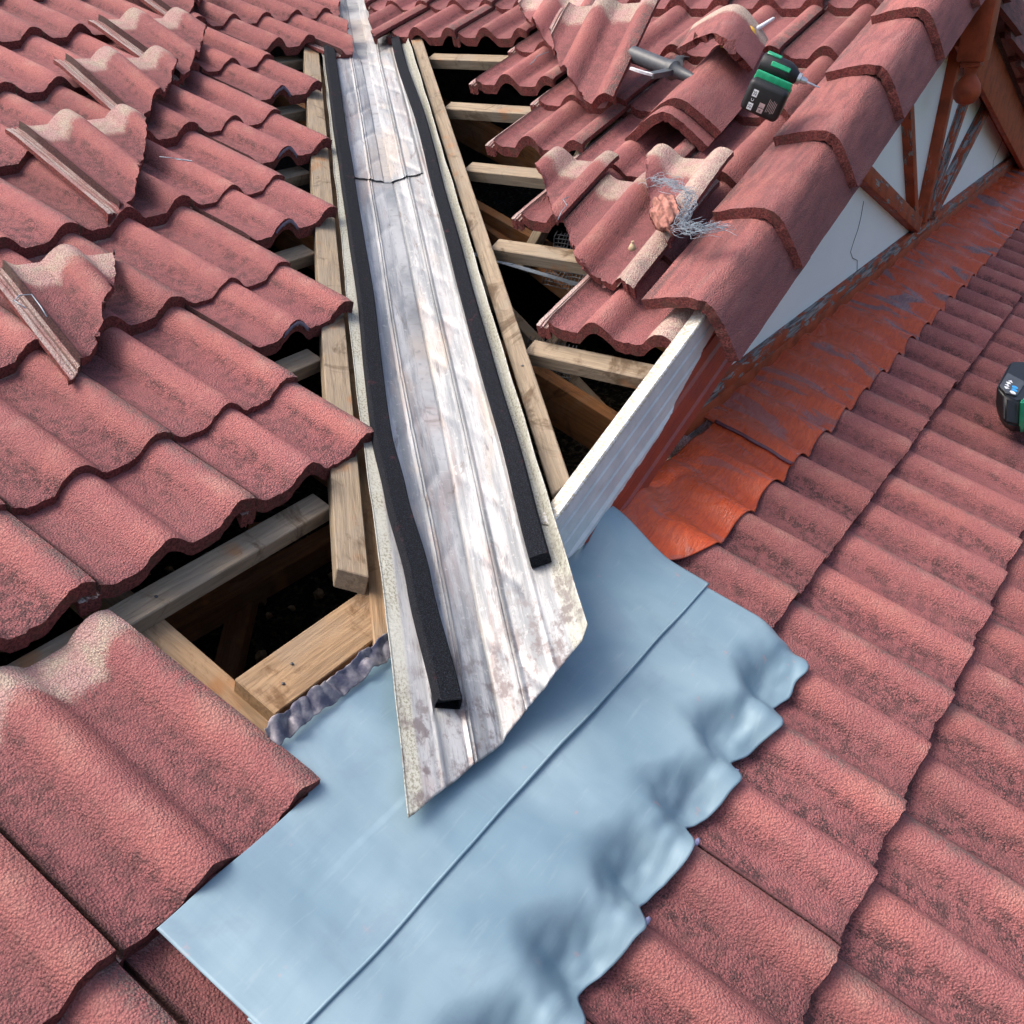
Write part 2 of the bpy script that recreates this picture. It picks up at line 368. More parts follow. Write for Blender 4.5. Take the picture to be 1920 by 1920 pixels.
def mat_fascia():
    b = NB('white_fascia_half_painted_red'); o = b.sep(b.tc.outputs['Object']); v = b.tc.outputs['Object']
    n = b.noise(v, 16, 4, 0.6); fl = b.noise(v, 190, 3, 0.7)
    # local x runs uphill, z up from the plane of the slope
    lim = b.math('ADD', b.mr(o[0], 0.93, 1.33, -0.114, -0.030, False), b.math('MULTIPLY', b.math('SUBTRACT', n, 0.5), 0.022))
    lim = b.math('ADD', lim, b.mr(o[0], 1.33, 1.38, 0, 0.2))
    red = b.mr(b.math('SUBTRACT', lim, o[2]), -0.001, 0.001)
    white = b.mix(b.mr(n, 0.35, 0.65), (0.70, 0.71, 0.70), (0.58, 0.60, 0.60))
    crust = b.math('MULTIPLY', b.mr(o[2], -0.012, -0.004), b.mr(fl, 0.45, 0.56))
    white = b.mix(b.math('MULTIPLY', crust, 0.8), white, (0.36, 0.31, 0.20))
    white = b.mix(b.mr(b.noise(b.mapping(v, (6, 60, 120)), 1.0, 4, 0.7), 0.60, 0.70, 0, 0.7), white, (0.45, 0.38, 0.25))
    c = b.mix(red, white, b.mix(b.mr(n, 0.4, 0.6), (0.34, 0.05, 0.025), (0.27, 0.045, 0.03)))
    return b.out(c, 0.38, 0, b.bump(n, 0.15, 0.003))
M_FASC = mat_fascia()
def plain(name, c, rough=0.5, metal=0.0, nscale=80, amt=0.12, bump=0.1):
    b = NB(name); n = b.noise(b.tc.outputs['Object'], nscale, 3)
    col = b.mix(b.mr(n, 0.35, 0.65), tuple(min(1, x * (1 + amt)) for x in c), tuple(x * (1 - amt) for x in c))
    return b.out(col, rough, metal, b.bump(n, bump, 0.001))
M_BLACK = plain('black_rubber', (0.008, 0.0085, 0.010), 0.5); M_DGREY = plain('dark_grey_plastic', (0.06, 0.065, 0.075), 0.5)
M_GREEN = plain('green_plastic', (0.012, 0.30, 0.14), 0.35); M_STEEL = plain('bright_steel', (0.6, 0.6, 0.6), 0.3, 0.9)
M_WHITE = plain('white_plastic', (0.75, 0.77, 0.78), 0.35); M_YELL = plain('yellow_plastic', (0.70, 0.42, 0.04), 0.4)
M_PINK = plain('faded_label', (0.42, 0.30, 0.30), 0.5); M_BLUE = plain('blue_button', (0.03, 0.30, 0.65), 0.4)
M_GUN = plain('grey_gun_metal', (0.055, 0.062, 0.070), 0.45); M_WIRE = plain('galvanised_wire', (0.26, 0.31, 0.36), 0.45, 0.5)
M_MORTAR = mat = plain('orange_mortar', (0.31, 0.135, 0.105), 0.9, 0, 60, 0.4, 0.9)
M_MUD = plain('dried_mud', (0.42, 0.31, 0.19), 0.9, 0, 120, 0.2, 0.5)
M_DARK = plain('matt_black', (0.02, 0.02, 0.022), 0.9); M_SEAL = plain('violet_grey_sealant', (0.22, 0.22, 0.36), 0.35)
M_OLD = plain('old_splash', (0.55, 0.56, 0.62), 0.7)
def mat_debris():
    b = NB('attic_dust'); v = b.tc.outputs['Object']; n = b.noise(v, 40, 5, 0.7); m = b.noise(v, 4, 3)
    return b.out(b.mix(b.mr(n, 0.45, 0.7), (0.02, 0.017, 0.013), (0.14, 0.115, 0.085)), 0.95, 0, b.bump(n, 1.0, 0.03), 0.1)
M_DEBRIS = mat_debris()
M_BRICK = plain('dark_brown_render', (.05, .035, .03), .9, 0, 20, .3, .4)
M_GRASS = plain('lawn', (0.05, 0.09, 0.03), 0.9, 0, 3, 0.4, 0.5)

# ------------------------------------------------------------------ surroundings
def flat(name, pts, mat, kind=None, thick=0.0, parent=None):
    bm = bmesh.new(); vs = [bm.verts.new(p) for p in pts]; f = bm.faces.new(vs)
    if thick:
        n = f.normal.copy(); f.normal_update(); n = f.normal.copy()
        g = bmesh.ops.extrude_face_region(bm, geom=[f])
        bmesh.ops.translate(bm, vec=-n * thick, verts=[e for e in g['geom'] if isinstance(e, bmesh.types.BMVert)])
    o = link(name, tomesh(bm, False), mat, parent)
    if kind: o['kind'] = kind
    return o
flat('ground', [Vector((-300, -300, -4)), Vector((300, -300, -4)), Vector((300, 300, -4)), Vector((-300, 300, -4))], M_GRASS, 'structure')
bm = bmesh.new(); bmesh.ops.create_grid(bm, x_segments=120, y_segments=120, size=4.5)
for v in bm.verts:
    v.co.z = 0.05 * ns(v.co.x * 5, v.co.y * 5) + 0.03 * ns(v.co.x * 19, v.co.y * 19, 3)
link('attic_floor', tomesh(bm), M_DEBRIS, None, Matrix.Translation((0.6, 1.4, -0.62)))['kind'] = 'structure'
b_ = (-3.9, -3.1, 5.1, 5.9); hw = empty('house_walls'); tag(hw, 'dark brown house walls below the tiled roof', 'house wall')
for i, (p, q) in enumerate([((b_[0], b_[1]), (b_[2], b_[1])), ((b_[2], b_[1]), (b_[2], b_[3])), ((b_[2], b_[3]), (b_[0], b_[3])), ((b_[0], b_[3]), (b_[0], b_[1]))]):
    z = lambda Y: min(T * Y - 0.18, 3)
    flat('wall', [Vector((p[0], p[1], -4)), Vector((q[0], q[1], -4)), Vector((q[0], q[1], z(q[1]))), Vector((p[0], p[1], z(p[1])))], M_BRICK, None, 0.1, hw)
# unseen sheets added under the closed roof to keep daylight out (never in the opened strip)
sk = empty('roof_light_block'); tag(sk, 'unseen black sheets added under the closed tiles to block light', 'light blocker')
flat('light_block', [PM(-3.9, -3.3, -.2), PM(-1.95, -3.3, -.2), PM(-1.95, 6.2, -.2), PM(-3.9, 6.2, -.2)], M_DARK, None, 0.003, sk)
flat('light_block', [PM(-1.949, -3.3, -.21), PM(5.1, -3.3, -.21), PM(5.1, .12, -.21), PM(-1.949, .12, -.21)], M_DARK, None, 0.003, sk)
flat('light_block', [PM(-1.949, 1.6, -.2), PM(3.0, 6.2, -.2), PM(-1.949, 6.2, -.2)], M_DARK, None, 0.003, sk)
flat('light_block', [PD(.45, 2.0, -.2), PD(.45, 3.05, -.2), PD(5.9, 3.05, -.2), PD(5.9, 5.9, -.2)][:3] + [PD(1.9, 3.0, -.2)], M_DARK, None, 0.003, sk)

flat('light_block', [PM(-1.949, 3.25, -.215), PM(5.1, 3.25, -.215), PM(5.1, 6.2, -.215), PM(-1.949, 6.2, -.215)], M_DARK, None, 0.003, sk)
# ------------------------------------------------------------------ roof tile mesh
TW = 0.300; TL = 0.42
def bump(v, c, wdt, p=0.72):
    t = abs(v - c) / wdt
    return 0.0 if t >= 1 else (0.5 + 0.5 * math.cos(math.pi * t)) ** p
def prof(v):
    if v < 0.0013:
        rib = 0.004 if (-0.032 <= v < -0.022 or -0.0185 < v < -0.0135 or v > -0.0045) else 0.0
        return -0.041 + rib
    h = 0.0
    h = max(h, 0.93 * bump(max(v, 0), -0.032, 0.062, 0.8))
    h = max(h, bump(v, 0.118, 0.045, .48))
    h = max(h, bump(v, 0.268, 0.045, .48) if v < 0.268 else bump(v, 0.268, 0.064, 0.8))
    return GROOVE + 0.036 * h
def tile_mesh(seed, cuts=(), nu=None, jit=0.0016, chip=0.0, ylen=TL):
    rnd = random.Random(seed); bm = bmesh.new()
    us = [-0.032, -0.0222, -0.0219, -0.0187, -0.0184, -0.0137, -0.0134, -0.0047, -0.0044, -0.0012, 0.0010, 0.0016]
    us += [0.008 * k for k in range(1, 37)] + [0.291, 0.2940]
    ny = 26; ys = [ylen * (k / ny) ** 1.0 for k in range(ny + 1)]
    ox, oy = rnd.uniform(-50, 50), rnd.uniform(-50, 50)
    grid = []
    for j, y in enumerate(ys):
        row = []
        for u in us:
            z = prof(u) - TILT * y + 0.0007 * ns(u * 40 + ox, y * 40 + oy)
            yy = y
            if j == 0:
                yy += 0.0032 * ns(u * 22 + ox, 3.3 + oy) + jit * ns(u * 130 + ox, 9 + oy) * 2.2
                z -= 0.003
                if chip and ns(u * 15 + ox, 7.7 + oy) > 0.25: yy += chip * (ns(u * 15 + ox, 7.7 + oy) - 0.25)
            if y > 0.385:    # rolls flatten a little at the head
                z -= 0.004 * (y - 0.385) / 0.035
            row.append(bm.verts.new((u, yy, z)))
        grid.append(row)
    for j in range(ny):
        for i in range(len(us) - 1):
            bm.faces.new((grid[j][i], grid[j][i + 1], grid[j + 1][i + 1], grid[j + 1][i]))
    # cuts: list of (x0,y0,x1,y1): keep the side to the LEFT of the direction 0->1
    for (x0, y0, x1, y1) in cuts:
        n = Vector((y1 - y0, -(x1 - x0), 0)).normalized()
        bmesh.ops.bisect_plane(bm, geom=bm.verts[:] + bm.edges[:] + bm.faces[:], dist=1e-5, plane_co=Vector((x0, y0, 0)), plane_no=n, clear_outer=True)
        for v in bm.verts:
            dd = (v.co - Vector((x0, y0, 0))).dot(n)
            if abs(dd) < 1e-4:
                s = ns(v.co.x * 30 + ox, v.co.y * 30 + oy) * 0.010 + ns(v.co.x * 130 + ox, v.co.y * 130 + oy) * 0.004
                v.co -= n * (0.004 + s); v.co.z += 0.001 * ns(v.co.x * 200, v.co.y * 200)
    shell(bm, lambda c: 0.029 if c.y < 0.012 else (0.018 if 0.002 < c.x < 0.25 else 0.011))
    me = tomesh(bm, True, 'tile', 42)
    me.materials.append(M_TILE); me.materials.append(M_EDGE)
    return me
TILES = [tile_mesh(s, chip=c) for s, c in ((1, 0), (2, 0.01), (3, 0), (4, 0.02), (5, 0))]
ORD = ['zeroth', 'first', 'second', 'third', 'fourth', 'fifth', 'sixth', 'seventh', 'eighth', 'ninth', 'tenth', 'eleventh', 'twelfth', 'thirteenth', 'fourteenth', 'fifteenth', 'sixteenth', 'seventeenth', 'eighteenth', 'nineteenth', 'twentieth', 'twenty-first', 'twenty-second', 'twenty-third', 'twenty-fourth', 'twenty-fifth', 'twenty-sixth', 'twenty-seventh', 'twenty-eighth']
def place_tile(M, label, group, me=None, col=(0, .5, 0), name='concrete_tile'):
    o = bpy.data.objects.new(name, me or random.choice(TILES)); COL.objects.link(o); o.matrix_world = M
    o.color = (col[0], col[1], col[2], 1)
    return tag(o, label, 'tile', group)
def corners(F):
    return [F @ Vector((x, y, 0)) for x in (0, TW) for y in (0, 0.34)]
def J(a=0.0025): return random.uniform(-a, a)

# main slope, left of the valley
rows = {1: 0.336, 2: 0.780, 3: 0.988, 4: 1.320, 5: 1.655, 6: 1.988, 7: 2.335, 8: 2.665, 9: 3.0, 10: 3.335, 11: 3.67, 12: 4.0, 13: 4.34, 14: 4.67}
last = {1: -7, 2: -5, 3: -5, 4: -4, 5: -3, 6: -2, 7: -1}
pushed = {3: 1.125, 4: 1.464, 5: 1.777, 6: 2.112, 7: 2.445}
for j, u in rows.items():
    n1 = last.get(j)
    k = 0
    if n1 is None: n1 = int(math.floor((u * CA + X0 + 0.42 * CA) / 0.3)) + 1
    for n in range(n1, -15, -1):
        x = 0.3 * n
        F = FM(x + J(.001), u + J(), J(.0015), J(.004))
        if not inview(corners(F)): continue
        me = None; lab2 = ''
        if j >= 8:
            # diagonal valley cut: d = -0.05  ->  X - Y = X0 - 0.0707
            xa = lambda uu: uu * CA + X0 - 0.075 - x
            ya, yb = -0.2, 0.6
            if xa(u + TL) < 0.02: continue
            if xa(u) < 0.31:
                me = tile_mesh(100 + j * 20 + n, cuts=[(xa(u + ya), ya, xa(u + yb), yb)], jit=0.001)
                lab2 = 'diagonally cut '
        k += 1
        lab = f"{lab2}red tile, {ORD[k]} left of the valley, {ORD[j]} course up on the left slope"
        if j == 1: lab = "big full red tile with pale head lying on the grey lead, lower left" if n == -7 else f"lichen-edged red tile left of the big pale-headed tile, number {k} from the lead"
        if j == 1 and n == -8: lab = 'lichen-edged red tile directly left of the big pale-headed tile on the lead'
        place_tile(F, lab, 'red ribbed tiles on the main slope left of the valley', me, (0, random.uniform(.15, .8), 0))
for j, u in pushed.items():
    n = last[j] + 1
    o = place_tile(FM(0.3 * n, u, 0.002, 0.004), f"slid-up end tile left of the valley overhanging the hole, {ORD[j]} course up",
               'red ribbed tiles on the main slope left of the valley', TILES[j % 5], (0, .3, 0))
    # lavender sealant smeared under its first roll
    if j < 7:
        bm = bmesh.new(); 
        for a in range(17):
            tt = 0.086 + 0.070 * a / 16; z = prof(tt) - 0.004 - 0.004 * abs(ns(a * .9, j)); zz = z - 0.009 - 0.006 * ns(a * 1.3, j * 3)
            bm.verts.new((tt, -0.0035, z)); bm.verts.new((tt, -0.0045, zz)); bm.verts.new((tt, 0.004, zz - 0.001))
        bm.verts.ensure_lookup_table()
        for a in range(16):
            for q in (0, 1): bm.faces.new([bm.verts[i] for i in (a * 3 + q, a * 3 + 3 + q, a * 3 + 4 + q, a * 3 + 1 + q)])
        link('sealant_smear', tomesh(bm), M_SEAL, o)
me = tile_mesh(77, cuts=[(-0.06, -0.13, 0.6, 0.58)])
place_tile(FM(0.30, 2.32, 0.012, 0.0), 'triangular cut tile with bare grooved strip pointing at the top of the left foam strip', 'cut tiles at the valley', me, (0, .2, 0), 'cut_tile')

# main slope below the gable wall and under the lead
for j, u in enumerate((0.0, -0.307, -0.635, -0.965, -1.295)):
    k = 0
    for n in range(-12, 16):
        x = 0.3 * n; F = FM(x + J(.001), u + J(.002), J(.001), J(.003))
        if j == 0 and n < -3 and n > -7: pass
        if not inview(corners(F), 200): continue
        k += 1
        if j == 0 and n < -7: wh = f"red tile below the big pale-headed tile, {ORD[max(1,-7-n)]} left of the lead sheet"
        elif j == 0 and n == -7: wh = 'red tile half covered by the left end of the grey lead'
        elif j == 0 and n < -3: wh = f"red tile mostly hidden under the grey lead, {ORD[n+7]} from its left end"
        elif j == 0: wh = f"dirty red tile just below the red flashing, {ORD[n+4]} right of the grey lead"
        else: wh = f"dirty tile, {ORD[j+1]} course below the gable wall, {ORD[k]} up from the bottom picture edge"
        place_tile(F, wh, 'dirty red tiles on the main slope below the gable', None, (0, random.uniform(.35, 1.05), 0))

# gable slope
DN = [1.03 + 0.338 * i for i in range(9)]
def ky(k): return 0.355 + 0.305 * (k + 1)
pushedD = {0: (0, 1.095), 1: (1, 1.465), 2: (2, 1.795), 3: (3, 2.150), 4: (5, 2.480)}
for i, u in enumerate(DN):
    if i in pushedD:
        k, uu = pushedD[i]
        for kk in ([k] if i != 4 else [5, 4]):
            place_tile(FD(ky(kk), uu, 0.001, J(.004)), f"gable slope end tile over the hole, {ORD[i+1]} course up" + (', nearer the valley' if (i == 4 and kk == 5) else ''),
                       'red ribbed tiles on the gable slope', TILES[(i * 2 + kk) % 5], (1.0 if i == 0 else 0, .15, 0))
        ks = range(0, k if i != 4 else 4)
    else: ks = range(0, 14)
    c = 0
    for kk in ks:
        F = FD(ky(kk) + J(.001), u + J(), J(.001), J(.003))
        if not inview(corners(F)): continue
        me = None; l2 = ''
        if i not in pushedD:
            yv = lambda uq: (uq * CA + X0) - X0 - 0.055      # Y of the cut line at slope distance uq
            la, lb = ky(kk) - yv(u - .2), ky(kk) - yv(u + .7)
            if ky(kk) - yv(u + TL) > 0.29: continue
            if la > -0.04: me = tile_mesh(300 + i * 20 + kk, cuts=[(lb, .7, la, -.2)], jit=.001); l2 = 'diagonally cut '
        c += 1
        place_tile(F, f"{l2}dusty tile on gable slope, {ORD[i+1]} course up, {ORD[kk+1]} in from verge", 'red ribbed tiles on the gable slope', me, (0, .1, 0))
u6 = 2.40
me = tile_mesh(55, cuts=[(ky(6) - (u6 + .7) * CA + 0.055, .7, ky(6) - (u6 - .2) * CA + 0.055, -.2)])
place_tile(FD(ky(6), u6, 0.010), 'triangular cut tile right of the metal valley at the top of the picture', 'cut tiles at the valley', me, (0, .1, 0), 'cut_tile')

# loose broken tiles laid on the left slope
def poly_cuts(pts): return [(pts[i][0], pts[i][1], pts[i + 1][0], pts[i + 1][1]) for i in range(len(pts) - 1)]
def ext(pts):        # convex chain, outer segments prolonged
    a, b = pts[0], pts[1]; c, d = pts[-2], pts[-1]
    return [(a[0] + (a[0] - b[0]) * 3, a[1] + (a[1] - b[1]) * 3)] + list(pts[1:-1]) + [(d[0] + (d[0] - c[0]) * 3, d[1] + (d[1] - c[1]) * 3)]
def cutchain(pts):
    out = []
    for i in range(len(pts) - 1): out.append((pts[i][0], pts[i][1], pts[i + 1][0], pts[i + 1][1]))
    return out
loose = [
 ((-1.535, 1.130), 11.5, [(-0.03, .045), (.046, .12), (.165, .298), (.235, .43)], 'broken tile with wire clip on it, lowest of the loose row at left'),
 ((-1.098, 1.655), 4.5, [(-.03, -.02), (.074, .055), (.235, .255), (.31, .375)], 'broken triangular tile, second up in the loose row on the left slope'),
 ((-0.768, 2.000), 9.0, [(-.03, .0), (.106, .125), (.235, .26), (.31, .36)], 'broken triangular tile, third up in the loose row on the left slope'),
 ((-0.452, 2.245), 5.0, [(-.03, -.04), (.135, .11), (.30, .29), (.33, .33)], 'broken triangular tile, fourth up in the loose row on the left slope'),
 ((-0.130, 2.600), 7.0, [(-.03, .0), (.106, .125), (.235, .26), (.31, .36)], 'broken triangular tile, topmost in the loose row, cut off by the picture edge')]
for i, (p, rz, c, lab) in enumerate(loose):
    me = tile_mesh(500 + i, cuts=cutchain(c), jit=.002)
    o = place_tile(FM(p[0], p[1], 0.030, -rad(rz), 0.112), lab, 'broken tiles laid in a row on the left slope', me, (0, .5, 0), 'broken_tile')
# loose tiles on the gable slope
looseD = [
 ((1.10, 1.275), 0, .030, .10, [(.33, .07), (.214, .205), (.10, .34), (.04, .45)], 0, 'small broken piece with hole, leaning left of the mesh-covered tile'),
 ((.80, 1.205), 0, .025, .105, [(.30, -.005), (.13, .05), (-.02, .225)], 1, 'large broken tile with bare cream roll, under the wire mesh'),
 ((.775, 1.255), 2, .062, .115, [(.29, -.02), (.19, .18), (.09, .30), (-.02, .44)], 1, 'pale broken triangle of tile carrying the wire mesh and mortar lump'),
 ((1.545, 2.12), 7, .050, .22, [(.33, -.02), (.03, .31), (-.04, .40)], 0, 'broken tile piece at top, left half of the raised pair'),
 ((1.240, 1.90), 7, .062, .33, [(.22, -.01), (.06, .16), (-.02, .30)], 0, 'large raised tile with broken lower left corner, top centre')]
for i, (p, rz, h, tl, c, bare, lab) in enumerate(looseD):
    me = tile_mesh(600 + i, cuts=cutchain(list(reversed(c)))[::1], jit=.002)
    place_tile(FD(p[0], p[1], h, rad(rz), tl), lab, 'broken tiles laid on the gable slope', me, (bare, .2, 0), 'broken_tile')

# ------------------------------------------------------------------ angle (verge / ridge) tiles
def angle_mesh(seed, L=0.163, ylen=0.42, cuts=(), rnd_=0.040, tilt=0.092):
    bm = bmesh.new(); N = 30; ny = 24; g = []
    rr = random.Random(seed); ox = rr.uniform(-50, 50)
    for j in range(ny + 1):
        y = ylen * j / ny; row = []
        for i in range(N + 1):
            s = -L + 2 * L * i / N
            x = s * 0.7071; z = -math.sqrt((s * 0.7071) ** 2 + rnd_ ** 2) + rnd_ - tilt * y
            x += 0.0012 * ns(s * 30 + ox, y * 14); z += 0.0012 * ns(s * 30, y * 14 + ox)
            yy = y + (0.006 * ns(s * 18 + ox, 4) + 0.0045 * ns(s * 120 + ox, 8) if j == 0 else 0)
            row.append(bm.verts.new((x, yy, z)))
        g.append(row)
    for j in range(ny):
        for i in range(N): bm.faces.new((g[j][i], g[j][i + 1], g[j + 1][i + 1], g[j + 1][i]))
    for (x0, y0, x1, y1) in cuts:
        n = Vector((y1 - y0, -(x1 - x0), 0)).normalized()
        bmesh.ops.bisect_plane(bm, geom=bm.verts[:] + bm.edges[:] + bm.faces[:], dist=1e-5, plane_co=Vector((x0, y0, 0)), plane_no=n, clear_outer=True)
        for v in bm.verts:
            if abs((v.co - Vector((x0, y0, 0))).dot(n)) < 1e-4:
                v.co -= n * (0.004 + ns(v.co.x * 30 + ox, v.co.y * 30) * 0.012 + ns(v.co.x * 140 + ox, v.co.y * 140) * 0.004)
    # thickness along the normal
    bm.normal_update(); top = list(bm.faces); vm = {}
    for v in list(bm.verts): vm[v] = bm.verts.new(v.co - v.normal * (0.019 if v.co.y > 0.014 else 0.024 + .003 * ns(v.co.x * 60, v.co.z * 60)))
    border = [e for e in bm.edges if len(e.link_faces) == 1]
    for f in top: bm.faces.new([vm[v] for v in reversed(f.verts)])
    for e in border:
        f = e.link_faces[0]; a, b = e.verts; vs = list(f.verts); i = vs.index(a)
        if vs[(i + 1) % len(vs)] is b: a, b = b, a
        nf = bm.faces.new((a, b, vm[b], vm[a])); nf.material_index = 1
    me = tomesh(bm, True, 'angle', 45); me.materials.append(M_RIDGE); me.materials.append(M_EDGE); return me
ANG = [angle_mesh(s) for s in (11, 12, 13)]; ANG2 = [angle_mesh(s, .25) for s in (14, 15)]
for i in range(7):
    u = 1.152 + 0.336 * i
    o = bpy.data.objects.new('verge_tile', ANG[i % 3]); COL.objects.link(o)
    o.matrix_world = FD(0.318, u + J(), 0.047, J(.006), 0, rad(28)); o.color = (0, 0, 0, 1)
    pos = ['lowest', 'second', 'third', 'fourth', 'fifth', 'sixth', 'seventh'][i]
    tag(o, f'rounded red verge tile on the gable edge, {pos} up from the white fascia', 'verge tile', 'rounded verge tiles along the gable edge')
# right-hand rake, facing away
XR = 1.115
def FR(y, u, h=0.0, ry=0.0, tilt=0.0):     # u measured down from the ridge
    o = Vector((XR + u * CA + h * SA, y, T * (XR - X0) - u * SA + h * CA))
    m = frame(Vector((0, 1, 0)), Vector((-CA, 0, SA)), Vector((SA, 0, CA)), o)
    return m @ Matrix.Rotation(tilt, 4, 'X') @ Matrix.Rotation(ry, 4, 'Y')
for i in range(8):
    o = bpy.data.objects.new('verge_tile', ANG2[i % 2]); COL.objects.link(o)
    o.matrix_world = FR(0.335, 0.27 + 0.336 * i, 0.135, rad(-30)); o.color = (0, 0, 0, 1)
    tag(o, f'dark verge tile on the far right rake of the gable, {ORD[i+1]} down from the peak', 'verge tile', 'verge tiles on the far rake')
flat('far_slope', [Vector((XR, .36, T * (XR - X0) - .03)), Vector((XR + 2.9, .36, T * (XR - X0) - .03 - 2.9 * T)), Vector((XR + 2.9, 3.3, T * (XR - X0) - .03 - 2.9 * T)), Vector((XR, 3.3, T * (XR - X0) - .03))], M_RIDGE, None, .02)
tag(bpy.data.objects['far_slope'], 'far side of the gable roof, hidden behind its peak', 'roof')

# nested ridge tiles + broken cap lying on the gable slope
RS = [((.748, 1.835), .068, 0, 'lower of two nested ridge tiles on the gable slope'), ((.730, 1.875), .086, .5, 'upper of two nested ridge tiles, carrying the broken cap')]
for i, (p, h, rz, lab) in enumerate(RS):
    o = bpy.data.objects.new('ridge_tile', ANG[i]); COL.objects.link(o)
    o.matrix_world = FD(p[0], p[1], h, rad(2.5 + rz), 0.03, rad(2)); o.color = (0, 0, 0, 1)
    tag(o, lab, 'ridge tile', 'loose ridge tiles')
me = angle_mesh(21, 0.15, 0.42, cuts=[(-.2, .24, .04, .12), (.04, .12, .2, .20)], rnd_=.045, tilt=.02)
o = bpy.data.objects.new('broken_ridge_tile', me); COL.objects.link(o)
o.matrix_world = FD(.675, 1.955, .165, rad(14), -0.10, rad(16)); o.color = (1, 0, 0, 1)
tag(o, 'broken end of a ridge tile with pale head, on top of the nested pair', 'ridge tile')

# ------------------------------------------------------------------ timber
def board(name, p0, p1, wdt, hgt, mat, up, label=None, cat='timber', group=None, parent=None, skew0=0, skew1=0):
    """p0,p1: centre line of the TOP face."""
    L = (p1 - p0).length; bm = bmesh.new(); bmesh.ops.create_cube(bm, size=1)
    for v in bm.verts:
        s = skew1 if v.co.x > 0 else skew0
        v.co = Vector(((v.co.x + .5) * L + s * v.co.y * 2, v.co.y * wdt, (v.co.z - .5) * hgt))
    bmesh.ops.bevel(bm, geom=bm.edges[:], offset=0.0018, segments=1, affect='EDGES')
    o = link(name, tomesh(bm, False), mat, parent, align(p0, p1, up))
    if label: tag(o, label, cat, group)
    return o
NMv = Vector((0, -SA, CA)); NDv = Vector((-SA, 0, CA))
# valley boards either side of the tray
board('valley_board', PV(-1.36, -.169, -.048), PV(.48, -.169, -.048), .052, .045, M_WOOD, NMv, 'long weathered board along the left side of the metal valley', 'timber', None, None, .008)
board('valley_board', PV(-1.262, .186, -.048), PV(.72, .186, -.048), .040, .045, M_WOOD, NDv, 'long pale board along the right side of the metal valley', 'timber', None, None, -.01)
board('valley_rafter', PV(-1.48, -.075, -.085), PV(.7, -.075, -.085), .13, .10, M_WOOD2, NMv, 'timber lying directly under the left wing of the metal valley', 'timber')
board('valley_rafter', PV(-1.36, .085, -.085), PV(.7, .085, -.085), .13, .10, M_WOOD2, NDv, 'timber lying directly under the right wing of the metal valley', 'timber')
# battens, main slope
for i in range(9):
    u = 0.760 + 0.342 * i; xe = (u * CA + X0) - 0.205 * 1.414
    board('batten', PM(-3.7 + .2 * i * 0, u, -.086), PM(xe, u, -.086), .048, .034, M_WOOD, NMv,
          f"timber batten reaching the left valley board, {ORD[i+1]} up from the grey lead", 'batten', 'battens on the main slope')
board('eave_plank', PM(-1.735, .523, -.092), PM(-1.40, .523, -.092), .085, .030, M_WOOD2, NMv, 'wide orange plank with old nails beside the crumpled lead edge', 'timber')
board('common_rafter', PM(-1.742, .435, -.120), PM(-1.742, 3.8, -.120), .045, .09, M_WOOD2, NMv, 'rafter running down beside the big loose tile at lower left', 'rafter', 'rafters of the main roof')
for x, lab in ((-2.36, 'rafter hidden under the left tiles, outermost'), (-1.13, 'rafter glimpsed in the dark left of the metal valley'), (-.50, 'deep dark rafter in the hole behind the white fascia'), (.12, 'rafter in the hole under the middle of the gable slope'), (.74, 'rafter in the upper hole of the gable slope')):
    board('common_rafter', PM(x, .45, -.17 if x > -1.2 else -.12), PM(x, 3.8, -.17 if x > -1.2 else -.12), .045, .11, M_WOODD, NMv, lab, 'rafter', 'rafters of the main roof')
# battens, gable slope
for i in range(6):
    u = 1.075 + 0.340 * i; ye = (u * CA) - 0.215 * 1.414
    board('batten', PD(ye, u, -.084), PD(.372, u, -.084), .048, .034, M_WOOD, NDv,
          f"timber batten across the hole right of the valley, {ORD[i+1]} up", 'batten', 'battens on the gable slope')
board('barge_rafter', PD(.392, .70, -.120), PD(.392, 3.0, -.120), .046, .09, M_WOOD2, NDv, 'orange rafter right behind the white fascia', 'rafter')
# odd struts in the attic
def strut(a, b, wd, hg, mat, lab): board('strut', a, b, wd, hg, mat, Vector((0, 0, 1)), lab, 'timber', 'struts in the attic')
strut(PD(1.35, 1.55, -.18), PD(.75, 1.35, -.50), .04, .03, M_WOOD, 'thin strut crossing the hole, beside the perforated strap')
strut(PD(.95, 1.15, -.45), PD(.80, 1.75, -.15), .035, .035, M_WOOD, 'short strut rising under the loose broken tiles')
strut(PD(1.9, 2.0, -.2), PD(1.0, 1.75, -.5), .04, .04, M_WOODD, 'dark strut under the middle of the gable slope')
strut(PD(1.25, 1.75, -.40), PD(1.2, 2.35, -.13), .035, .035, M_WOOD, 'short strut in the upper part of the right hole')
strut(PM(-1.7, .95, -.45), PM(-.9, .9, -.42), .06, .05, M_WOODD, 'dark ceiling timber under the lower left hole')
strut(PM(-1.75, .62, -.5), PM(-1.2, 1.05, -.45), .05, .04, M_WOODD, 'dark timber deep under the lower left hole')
# perforated strap
bm = bmesh.new(); A = PD(1.19, 1.50, -.19); B = PD(.72, 1.44, -.20); d = (B - A); L = d.length; nn = 15
box_bm(L, .022, .0012, 0, 1, bm, Matrix.Translation((L / 2, 0, 0)))
for k in range(nn): lathe_bm([(.0035, .0008), (.0035, .0016)], 8, bm, Matrix.Translation((L * (k + .5) / nn, .005 * (-1) ** k, 0)))
o = link('perforated_strap', tomesh(bm, False), M_WIRE, None, align(A, B)); tag(o, 'perforated galvanised strap in the hole right of the valley', 'metal strap')
